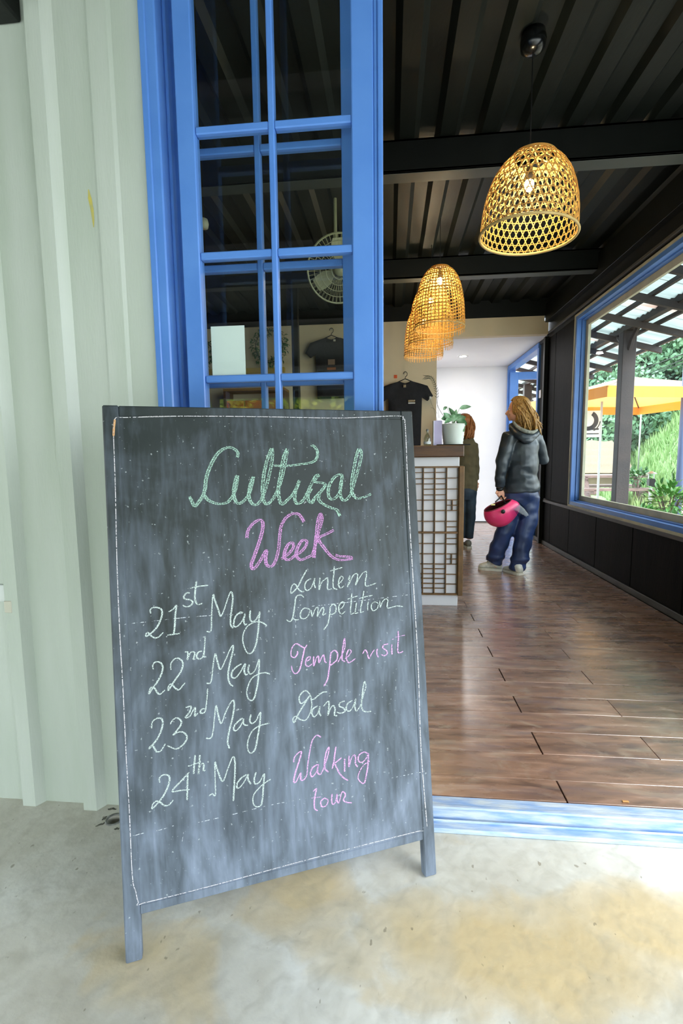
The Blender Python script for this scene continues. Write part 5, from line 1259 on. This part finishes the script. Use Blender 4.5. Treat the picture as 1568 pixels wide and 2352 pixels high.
# plants
lfm = [mat('tree_leaf_light', (116, 156, 100), .6, col2=(156, 190, 130), nscale=.8), mat('tree_leaf_mid', (92, 130, 100), .6, col2=(124, 160, 122), nscale=.8), mat('tree_leaf_dark', (78, 110, 96), .6, col2=(108, 142, 120), nscale=.8)]  # leaf colours paled to paint in the outdoor haze
bark = mat('bark', (110, 96, 80), .9, col2=(80, 70, 58), nscale=10, bump=.4)
rl = np.random.RandomState(4)
def leafcloud(cs_, n, size):
    cs_ = np.array([(c.x, c.y, c.z, r) for c, r in cs_]); idx = rl.randint(0, len(cs_), n)
    d = rl.normal(size=(n, 3)); d /= np.linalg.norm(d, axis=1)[:, None]; r = cs_[idx, 3]*rl.uniform(.55, 1.05, n)**.6
    p = cs_[idx, :3]+d*r[:, None]*np.array([1, 1, .8])
    a = rl.normal(size=(n, 3)); a[:, 2] -= .4; a /= np.linalg.norm(a, axis=1)[:, None]
    b = np.cross(a, rl.normal(size=(n, 3))); b /= np.linalg.norm(b, axis=1)[:, None]
    s = size*rl.uniform(.6, 1.3, n)[:, None]
    V = np.stack([p, p+a*s*.5+b*s*.28, p+a*s, p+a*s*.5-b*s*.28], 1).reshape(-1, 3)
    return V, np.arange(4*n).reshape(-1, 4)
def tree(name, label, x, y, h, r, m, n, size, group, trunk=.12, low=.35, nb=14):
    z = gz(x, y) if x > 2 else 0
    t = thing(name, label, 'tree', (x, y, z), group=group)
    pts = smoothpts([(x, y, z-.1), (x+.1, y, z+h*.3), (x-.05, y+.1, z+h*.6), (x, y, z+h*.85)], 3)
    MB().tube(pts, [trunk*(1-.7*i/(len(pts)-1)) for i in range(len(pts))], 8).emit('trunk', bark, t, smooth=True)
    cs_ = [(Vector((x+random.uniform(-1, 1)*r, y+random.uniform(-1, 1)*r, z+h*random.uniform(low, 1))), r*random.uniform(.3, .6)) for _ in range(nb)]
    V, Fc = leafcloud(cs_, n, size); me = bpy.data.meshes.new('crown'); me.from_pydata((V-np.array(t.location)).tolist(), [], Fc.tolist()); me.materials.append(m)
    o = bpy.data.objects.new('crown', me); COL.objects.link(o); o.parent = t; return t
kinds = ['pale green feathery tree', 'mid green broad tree', 'dark green dense tree']
spots = []
for i, (px, Y_, h_, r_, k) in enumerate(((1345, 22, 8, 2.2, 0), (1385, 27, 12, 2.8, 1), (1420, 24, 10, 2.4, 2), (1455, 29, 14, 3.0, 1), (1490, 26, 12, 2.6, 2), (1525, 24, 11, 2.4, 1), (1560, 22, 10, 2.2, 0), (1600, 25, 12, 3, 1), (1440, 19, 4.5, 1.6, 1), (1480, 20, 5, 1.7, 2), (1550, 20, 5.0, 1.8, 1), (1375, 20, 5, 1.8, 1), (1512, 34, 17, 4, 2), (1400, 34, 16, 4, 2))):
    x_ = onY(px, 1040, Y_).x
    ord_ = ['leftmost, beside the window jamb', 'left of the canopy post', 'just right of the canopy post', 'behind the parasol peak', 'behind the cables', 'above the banana plant', 'at the right edge', 'beyond the right frame edge', 'low, below the parasol centre', 'low, right of the pale pole', 'low, behind the banana plant', 'low, behind the thatched hut', 'tallest, far behind the cables', 'tallest, far behind the post'][i]
    tree('tree', kinds[k]+' on the far slope, '+ord_, x_, Y_, h_, r_, lfm[k], 9000, .21, 'trees on the far slope', low=.12 if i > 7 else .25, nb=16)
# grass on the slope
n = 9000; gx = []; V = []; Fc = []
for i in range(n):
    y_ = random.uniform(10.3, 18); x_ = 5.9+.25*(y_-12)+random.uniform(-.5, 5); z = gz(x_, y_); a = random.uniform(0, 6.28); hh = random.uniform(.12, .38); w_ = .02
    d = Vector((random.uniform(-.12, .12), random.uniform(-.12, .12), hh)); s_ = Vector((math.cos(a), math.sin(a), 0))*w_; b = Vector((x_, y_, z)); k = len(V)
    V += [b-s_, b+s_, b+d*.6+s_*.6, b+d, b+d*.6-s_*.6]; Fc.append((k, k+1, k+2, k+3, k+4))
tag(emit('grass', V, Fc, mat('bright_grass', (112, 146, 84), .7, col2=(150, 176, 118), nscale=1.2)), 'bright green grass growing on the slope beyond the window', 'grass', kind='stuff')
def shrub(name, label, cat, c, r, n, size, m, ground, wfac=.5):
    t = thing(name, label, cat, (c.x, c.y, ground)); mb = MB()
    for i in range(n):
        d = Vector((random.gauss(0, 1), random.gauss(0, 1), random.gauss(0, .8))).normalized(); q = c+Vector((d.x*r[0], d.y*r[1], d.z*r[2]))*random.uniform(.4, 1)
        e = (d+Vector((random.uniform(-.5, .5), random.uniform(-.5, .5), random.uniform(-.3, .5)))).normalized(); leafmesh(mb, q, q+e*size*random.uniform(.6, 1.2), size*wfac, size*.08, 3)
    mb.emit('leaves', m, t, smooth=True)
    sm_ = MB()
    for i in range(7):
        a = i*.9; sm_.tube(smoothpts([(c.x, c.y, ground), c+Vector((math.cos(a)*r[0]*.3, math.sin(a)*r[1]*.3, -r[2]*.4)), c+Vector((math.cos(a)*r[0]*.6, math.sin(a)*r[1]*.6, r[2]*.3))], 3), .008, 5)
    sm_.emit('branches', bark, t); return t
c_ = onY(1536, 1150, 6.6); shrub('shrub', 'leafy green shrub at the lower right corner of the window', 'shrub', c_, (.26, .3, .27), 330, .10, M['leaf'], -.04)
c_ = onY(1478, 1180, 6.4); shrub('shrub', 'small low green shrub right of the canopy post foot', 'shrub', c_, (.16, .2, .08), 90, .09, M['leaf'], -.04)
c_ = onY(1404, 1168, 6.0); shrub('shrub', 'tiny leafy shrub left of the canopy post foot', 'shrub', c_, (.05, .1, .07), 30, .06, M['leaf'], -.04)
c_ = onY(1462, 1095, 11.2); shrub('shrub', 'dark green low shrub between the canopy post and the lantern', 'shrub', c_, (.3, .3, .16), 160, .12, M['leaf_dark'], -.04)
# banana plant
bq_ = onY(1527, 998, 18); bz = gz(bq_.x, 18)
bn = thing('banana_plant', 'bright young banana plant on top of the grassy slope', 'plant', (bq_.x, 18, bz))
MB().tube([(bq_.x, 18, bz-.1), (bq_.x, 18, bq_.z+.1)], [.09, .05], 8).emit('stem', M['leaf'], bn)
for (ex, ey) in ((1503, 984), (1508, 996), (1541, 966), (1557, 985), (1552, 1004), (1522, 972)):
    mb = MB(); leafmesh(mb, Vector((bq_.x, 18, bq_.z+.05)), onY(ex, ey, 18+random.uniform(-.4, .4)), .16, .12, 8); mb.emit('leaf', lfm[0], bn, smooth=True)
# ------------------------------------------------------------------ what stands behind the camera: veranda roof, lawn, greenery (seen in the glass)
vr = MB(); vr.add([(-9, -2.6, 1.90), (2.0, -2.6, 1.90), (2.0, YF+.0, 2.62), (-9, YF+.0, 2.62)], [(0, 1, 2, 3)]); vr.add([(-9, -2.6, 1.93), (2.0, -2.6, 1.93), (2.0, YF+.0, 2.65), (-9, YF+.0, 2.65)], [(3, 2, 1, 0)])
struct(vr.emit('veranda_roof', mat('dark_roof_underside', (40, 44, 42), .7)))
for i in range(5):
    yy_ = -2.52+.9*i; zz = 1.90+(yy_+2.6)*.72/4.055
    struct(bx('trim_%d' % (20+i), (-9, yy_-.04, zz-.06), (2.0, yy_+.04, zz-.002), pw, ch=0))
for i, x_ in enumerate((-5.5, -2.0, 1.9)): struct(bx('trim_%d' % (30+i), (x_-.06, -2.56, 0), (x_+.06, -2.44, 1.89), pw))
lawn = emit('lawn', [(-30, -30, .9), (2.05, -30, .9), (2.05, -6.5, -.02), (-30, -6.5, -.02)], [(0, 1, 2, 3)], mat('darkened_lawn', (66, 84, 50), .95, col2=(84, 104, 62), nscale=3)); struct(lawn)  # unseen lawn, colour darkened to bounce less light onto the front wall
for i, (x_, y_, h_, k) in enumerate(((-9, -17, 3.9, 0), (-5, -18, 4.2, 1), (-.5, -17, 3.8, 0))):
    tree('tree', kinds[k]+' behind the viewer, mirrored in the door glass, '+['farthest left', 'middle', 'nearest the doorway'][i], x_, y_, h_, 1.5, lfm[k], 3800, .3, 'trees mirrored in the door glass', low=.1)
# ------------------------------------------------------------------ parts carry no category; clean up bookkeeping

hg = thing('hedge', 'tall bright green hedge behind the viewer, mirrored low in the door glass', 'hedge', (-4, -9, 0), group=None)
bx('hedge_core', (-11, -9.5, 0), (3, -9.0, 2.95), M['leaf_dark'], hg, ch=.05)
V, Fc = leafcloud([(Vector((-11+14*random.random(), -8.95+random.uniform(-.3, .1), random.uniform(.1, 3.0))), .3) for _ in range(280)], 17000, .16)
me = bpy.data.meshes.new('foliage'); me.from_pydata((V-np.array(hg.location)).tolist(), [], Fc.tolist()); me.materials.append(mat('lime_leaf', (120, 170, 60), .5, col2=(200, 200, 70), nscale=1.5))
o = bpy.data.objects.new('foliage', me); COL.objects.link(o); o.parent = hg
